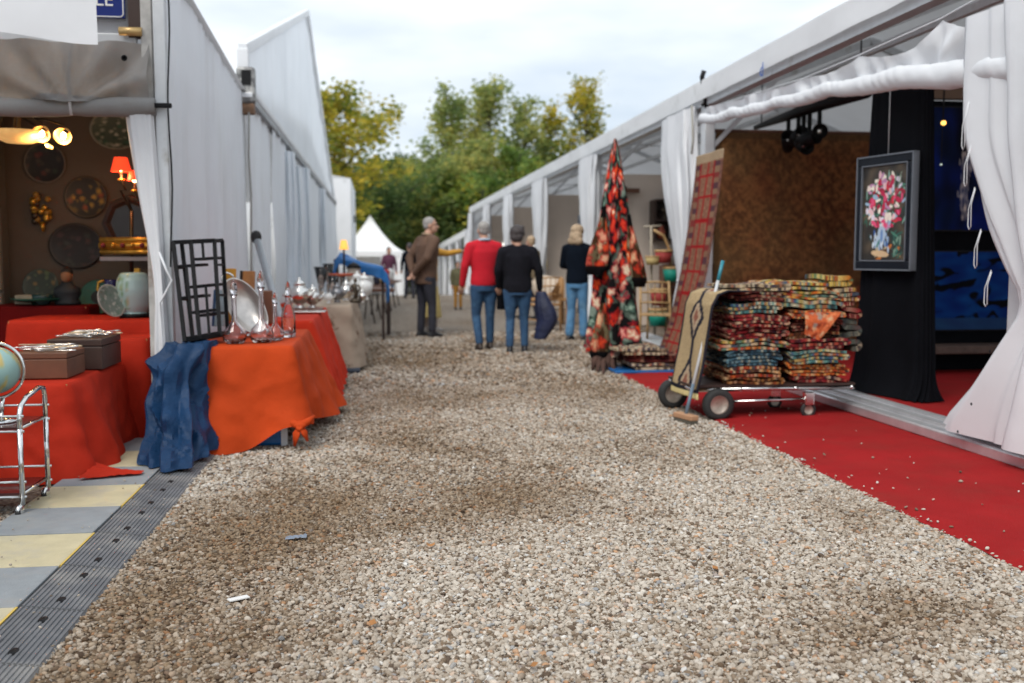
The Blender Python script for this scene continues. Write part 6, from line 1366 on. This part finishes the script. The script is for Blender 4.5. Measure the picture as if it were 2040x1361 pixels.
# man in brown jacket, turned towards the stalls, hands behind his back
person('man in a brown jacket and dark trousers with hands behind his back', (GZ(848, 672).x, 15.54, 0), R(-63), 1.86, M('brown_jacket', (.115, .062, .038), .85, var=.2, vs=6, bump=.3, bs=12), DJEAN, GREYH, SHOEK,
       arms=[((-.26, -.14, 1.16), (-.06, -.20, .97)), ((.26, -.14, 1.16), (.06, -.21, .95))], legs=[((-.10, .0, .48), (-.11, -.02, .085)), ((.09, .06, .48), (.11, .05, .085))], fwd=.10, head_turn=R(-34), build=1.15, hairstyle='crop', top_len=.78, collar=M('tan_collar', (.34, .24, .15), .8))
# person behind him pointing
pt_ = person('person in mustard top pointing an arm along the stalls behind the brown jacket', (.84, 16.7, 0), R(-60), 1.68, M('mustard_jumper', (.48, .24, .03), .85, var=.15, bump=.3, bs=14), M('pale_trousers', (.5, .42, .38), .8), DARKH, SHOEW,
       arms=[((-.24, -.05, 1.16), (-.20, .05, .95)), ((.22, .22, 1.36), (.26, .46, 1.40))], legs=[((-.09, .02, .48), (-.10, -.03, .085)), ((.09, .04, .48), (.10, .04, .085))], skirt=M('yellow_skirt', (.55, .42, .16), .8))
# man in red jumper
person('man in a red jumper and blue jeans seen from behind', (1.40, 13.32, 0), R(8), 1.72, M('red_jumper', (.52, .005, .018), .9, var=.12, vs=6, bump=.25, bs=60), JEAN, GREYH, SHOEB,
       arms=[((-.27, -.02, 1.15), (-.29, .05, .90)), ((.27, -.03, 1.16), (.23, .12, .98))], legs=[((-.10, .05, .48), (-.08, -.06, .085)), ((.09, .02, .48), (.10, .07, .085))], build=1.08, hairstyle='crop', top_len=.88, collar=M('blue_shirt_collar', (.42, .50, .62), .8))
jk = curtain([(1.12, 1.66, 13.25, .07, .07), (.98, 1.68, 13.22, .10, .09), (.75, 1.70, 13.2, .115, .09), (.55, 1.70, 13.2, .12, .085)], 5, .16, 60, 40, 3).build('black_jacket', BLKCL); tag(jk, 'black jacket carried over the arm of the red jumper man', 'jacket')
# woman in black jumper with navy coat
person('woman in a loose black jumper and jeans with short dark hair', (1.79, 12.84, 0), R(-6), 1.64, M('black_jumper', (.008, .008, .012), .95, var=.3, vs=8, bump=.3, bs=60, spec=.2), JEAN, DARKH, SHOEK,
       arms=[((-.27, .0, 1.15), (-.26, .10, .93)), ((.29, -.02, 1.15), (.31, .06, .90))], legs=[((-.10, .03, .48), (-.11, -.05, .085)), ((.09, .05, .48), (.10, .04, .085))], build=1.14, hairstyle='full', top_len=.84, head_turn=R(-18))
cm = curtain([(.80, 2.10, 12.86, .05, .06), (.68, 2.13, 12.84, .10, .09), (.52, 2.19, 12.82, .14, .11), (.34, 2.20, 12.82, .12, .10), (.24, 2.10, 12.82, .10, .08), (.18, 2.08, 12.82, .06, .06)], 3, .12, 60, 40, 6).build('navy_coat', M('navy_quilt', (.012, .018, .055), .6, var=.3, bump=.5, bs=25)); tag(cm, 'navy quilted coat hanging from the hand of the black jumper woman', 'coat')
# blonde shopper
person('blonde woman in a navy jumper and light blue jeans by the kilim cone', (2.93, 14.6, 0), R(-32), 1.71, M('navy_jumper', (.004, .007, .013), .95, var=.25, bump=.3, bs=60, spec=.1), LJEAN, BLOND, SHOEK,
       arms=[((-.25, .04, 1.15), (-.06, .20, 1.10)), ((.25, .04, 1.15), (.05, .21, 1.04))], legs=[((-.10, .02, .48), (-.11, -.02, .085)), ((.09, .03, .48), (.10, .03, .085))], hairstyle='bob', flare=1.25, head_turn=R(-20), head_tilt=R(-8), top_len=.87)
# child and distant strollers
person('child in a khaki top and mustard trousers standing down the lane', (1.86, 23.6, 0), R(185), 1.14, M('khaki_top', (.12, .11, .055), .9), M('mustard_trousers', (.36, .17, .025), .9), DARKH, SHOEB,
       arms=[((-.25, .0, 1.16), (-.24, .08, .92)), ((.25, .0, 1.16), (.24, .08, .92))], legs=[((-.09, .02, .48), (-.10, -.02, .085)), ((.09, .02, .48), (.10, .02, .085))], build=1.1)
STD = dict(arms=[((-.25, .0, 1.16), (-.24, .08, .92)), ((.25, .0, 1.16), (.24, .08, .92))], legs=[((-.09, .05, .48), (-.10, .1, .085)), ((.09, .0, .48), (.10, -.08, .085))])
person('distant stroller in dark coat beside the far tables', (.95, 31, ground_z(31)), R(20), 1.7, M('navy_jumper', (.010, .018, .032)), DJEAN, DARKH, SHOEK, **STD)
person('distant stroller in a purple top near the pagoda tent', (.35, 34, ground_z(34)), R(200), 1.66, M('plum_top', (.10, .03, .06), .9), JEAN, DARKH, SHOEK, **STD)
person('seller in a brown top standing inside the third stall', (3.35, 24.6, 0), R(160), 1.74, M('brown_jacket', (.115, .062, .038)), DJEAN, DARKH, SHOEK, **STD)
person('stall keeper with light hair behind the black jumper woman', (3.0, 19.6, 0), R(40), 1.66, M('tweed_top', (.20, .15, .09), .9, var=.3), DJEAN, BLOND, SHOEK, **STD)

# ------------------------------------------------------------------ trees
def leaf_mat(name, c1, c2, c3):
    if name in _M: return _M[name]
    m = bpy.data.materials.new(name); m.use_nodes = True; _M[name] = m; t = m.node_tree; t.nodes.clear(); N = t.nodes.new; K = t.links.new
    o = N('ShaderNodeOutputMaterial'); p = N('ShaderNodeBsdfPrincipled'); p.inputs['Roughness'].default_value = .55; tr_ = N('ShaderNodeBsdfTranslucent'); ms = N('ShaderNodeMixShader'); ms.inputs[0].default_value = .58
    co = N('ShaderNodeTexCoord'); n = N('ShaderNodeTexNoise'); n.inputs['Scale'].default_value = .42; n.inputs['Detail'].default_value = 3; K(co.outputs['Object'], n.inputs['Vector'])
    g = N('ShaderNodeNewGeometry'); ad = N('ShaderNodeMath'); ad.operation = 'MULTIPLY_ADD'; ad.inputs[1].default_value = .34; K(g.outputs['Random Per Island'], ad.inputs[0]); K(n.outputs['Fac'], ad.inputs[2])
    r = N('ShaderNodeValToRGB'); e = r.color_ramp.elements; e[0].position = .46; e[0].color = (*c1, 1); e[1].position = .92; e[1].color = (*c3, 1); x = e.new(.68); x.color = (*c2, 1)
    K(ad.outputs[0], r.inputs['Fac']); K(r.outputs[0], p.inputs['Base Color']); K(r.outputs[0], tr_.inputs['Color']); K(p.outputs[0], ms.inputs[1]); K(tr_.outputs[0], ms.inputs[2]); K(ms.outputs[0], o.inputs['Surface']); return m
LG = leaf_mat('green_leaves', (0.101, 0.186, 0.039), (0.202, 0.304, 0.056), (0.403, 0.392, 0.070))
LY = leaf_mat('turning_leaves', (0.110, 0.175, 0.034), (0.353, 0.350, 0.042), (0.617, 0.473, 0.050))
LD = leaf_mat('dark_leaves', (0.065, 0.120, 0.033), (0.131, 0.208, 0.060), (0.290, 0.304, 0.075))
LP = leaf_mat('poplar_leaves', (0.168, 0.245, 0.079), (0.336, 0.392, 0.122), (0.605, 0.549, 0.140))
BARK = M('bark', (.055, .045, .035), .9, var=.3, vs=4, bump=.5, bs=10)
def tree(label, x, y, h, rad, crown0, mat, seed, nl, shape='round', leaf=.26, group='trees at the end of the lane'):
    x, y, h, rad, leaf = x * 1.24, y * 1.24, h * 1.24 - .1, rad * 1.24, leaf * 1.2
    r_ = random.Random(seed); g0 = ground_z(y) - .1; t = empty('tree', (x, y, g0), label, 'tree', group)
    tr_pts = [Vector((x + .25 * fz(seed, k * .7, 0), y + .25 * fz(seed + 3, k * .7, 0), g0 + (h * .86) * k / 8)) for k in range(9)]
    MB().tube(tr_pts, [.02 + .024 * h * (1 - k / 9) ** 1.2 * .6 for k in range(9)], 9).build('trunk', BARK, t)
    lm = MB(); tips = []
    nb = 46 if shape != 'poplar' else 60
    for k in range(nb):
        f = crown0 + (1 - crown0) * (k + r_.random()) / nb * .95; base = tr_pts[0] + Vector((0, 0, h * f * .92)); i = min(8, int(f * 8)); base = tr_pts[i] * 1.0; base.z = g0 + h * f * .86 * .98
        u = (f - crown0) / (1 - crown0)
        rr = rad * (math.sin(math.pi * min(1, u * .86 + .12)) ** .7 if shape == 'round' else (1 - .72 * u) * .95) * r_.uniform(.6, 1.15)
        a = r_.uniform(0, 6.2832); up = r_.uniform(.15, .7) if shape == 'round' else r_.uniform(.9, 1.9)
        mid = base + Vector((math.cos(a), math.sin(a), up * .7)) * rr * .5; tip = base + Vector((math.cos(a), math.sin(a), up)) * rr * (1 if shape == 'round' else .85)
        lm.tube([base, mid, tip], [.055, .035, .012], 5)
        tips.append((base, mid, tip))
        for q in range(3):
            b2 = mid + (tip - mid) * r_.random(); d2 = Vector((r_.uniform(-1, 1), r_.uniform(-1, 1), r_.uniform(-.3, 1))) * rr * .35; lm.tube([b2, b2 + d2], [.02, .006], 4); tips.append((b2, b2 + d2 * .5, b2 + d2))
    lm.build('limbs', BARK, t)
    vs_ = np.empty((nl * 4, 3)); k = 0; gz = r_.gauss
    for i in range(nl):
        b0, m0, t0 = tips[r_.randrange(len(tips))]; q = r_.random() ** .6; p = (m0 + (t0 - m0) * q * 1.1) if r_.random() < .8 else (b0 + (m0 - b0) * r_.random())
        s_ = .16 * rad ** .6; p = p + Vector((gz(0, s_), gz(0, s_), gz(0, s_ * .8) - (.15 if shape == 'weep' else 0)))
        n_ = Vector((gz(0, 1), gz(0, 1), gz(0, .8))).normalized(); a, b_, _ = frame(n_); l_ = leaf * r_.uniform(.55, 1.2); w_ = l_ * .55
        vs_[k:k + 4] = (p - a * l_ * .5, p + b_ * w_ * .5, p + a * l_ * .5, p - b_ * w_ * .5); k += 4
    me = bpy.data.meshes.new('crown'); me.from_pydata(vs_.tolist(), [], [(4 * i, 4 * i + 1, 4 * i + 2, 4 * i + 3) for i in range(nl)]); me.materials.append(mat)
    o = bpy.data.objects.new('crown', me); C.objects.link(o); par(o, t); return t
def TX(px_, Y): return AY(px_, 400, Y).x
tree('yellowing oak whose crown shows past the pointed gable', TX(668, 48), 48, 11.2, 3.0, .28, LY, 1, 8000, leaf=.32)
tree('dark green tree beneath the yellowing oak', TX(700, 54), 54, 7.8, 3.4, .12, LD, 2, 8000, leaf=.32)
tree('loose grey green tree between the oak and the tall poplars', TX(800, 60), 60, 9.4, 3.2, .12, LD, 3, 5500, leaf=.32)
tree('bushy green tree behind the pagoda tent', TX(760, 66), 66, 8.0, 4.2, .06, LG, 4, 8500, leaf=.36)
tree('tall poplar with upright twigs, first of the tall ones', TX(898, 60), 60, 13.6, 2.9, .08, LP, 5, 6000, 'poplar', .30)
tree('tallest poplar in the middle of the tree row', TX(975, 62), 62, 14.9, 3.2, .08, LP, 6, 7000, 'poplar', .30)
tree('green poplar between the tallest one and the yellow one', TX(1045, 61), 61, 13.4, 2.8, .08, LP, 7, 5500, 'poplar', .30)
tree('sparse yellow poplar above the tent eave', TX(1165, 60), 60, 14.9, 3.0, .08, LY, 8, 4800, 'poplar', .30)
tree('thin orange tinged poplar next to the sparse yellow one', TX(1098, 63), 63, 13.6, 2.0, .08, LY, 9, 4000, 'poplar', .30)
tree('olive green tree filling the gap below the poplars', TX(930, 56), 56, 7.6, 3.4, .05, LG, 10, 6500, leaf=.32)
tree('dark olive tree behind the brown jacketed man', TX(850, 57), 57, 6.8, 3.0, .04, LD, 11, 7500, leaf=.32)
tree('yellow green tree low behind the long tent end', TX(1010, 55), 55, 6.8, 3.0, .04, LY, 12, 5500, leaf=.32)
tree('light green tree of middle height left of the first poplar', TX(875, 57), 57, 9.6, 2.6, .05, LP, 41, 6500, leaf=.30)
tree('light green tree of middle height before the tallest poplar', TX(955, 58), 58, 10.4, 2.8, .05, LP, 42, 7000, leaf=.30)
tree('light green tree of middle height before the green poplar', TX(1035, 57), 57, 9.8, 2.6, .05, LG, 43, 6500, leaf=.30)
tree('green tree low behind the long tent roof', TX(1110, 58), 58, 8.4, 3.4, .05, LG, 13, 7000, leaf=.32)
for k, (px_, Y, h) in enumerate(((640, 62, 5), (740, 74, 5.5), (830, 76, 5), (960, 74, 5.5), (1080, 76, 6))):
    tree('low dense hedge tree far back, ' + ('behind the white gable', 'behind the pagoda peak', 'between pagoda and olive trees', 'under the tallest poplar', 'under the yellow poplar')[k], TX(px_, Y), Y, h, 4.6, .02, LD, 30 + k, 5000, leaf=.42)

# ------------------------------------------------------------------ litter
o = MB().box((0, 0, 0), (.075, .03, .004), Matrix.Rotation(.5, 3, 'Z')).build('paper_scrap', PORC, sm=False, loc=GZ(475, 1192, .014)); tag(o, 'white paper scrap lying on the gravel', 'scrap')
p = GZ(590, 1072, .014)
o = MB().grid(lambda u, v: (p.x + .09 * (u - .5), p.y + .05 * (v - .5) + .02 * u, .016 + .012 * abs(fz(u * 5, v * 4, 2))), 10, 6).build('foil_scrap', M('blue_grey_foil', (.22, .26, .32), .35, .3)); tag(o, 'crumpled blue grey foil scrap on the gravel', 'scrap')
for k, q in enumerate(((858, 1088), (1425, 1136), (1560, 1190), (1060, 1330), (745, 1245))):
    p = GZ(*q, .014); g = k * 1.3
    o = MB().grid(lambda u, v: (p.x + .035 * ((u - .5) * math.cos(g) - (v - .5) * .6 * math.sin(g)), p.y + .035 * ((u - .5) * math.sin(g) + (v - .5) * .6 * math.cos(g)), .016 + .008 * (u - .5) ** 2 * 4 + .004 * v), 5, 4).build('fallen_leaf', M('dry_leaf', (.32, .14, .04), .7, var=.3, vs=40)); tag(o, 'small dry orange leaf on the gravel', 'leaf', 'dry leaves on the gravel')
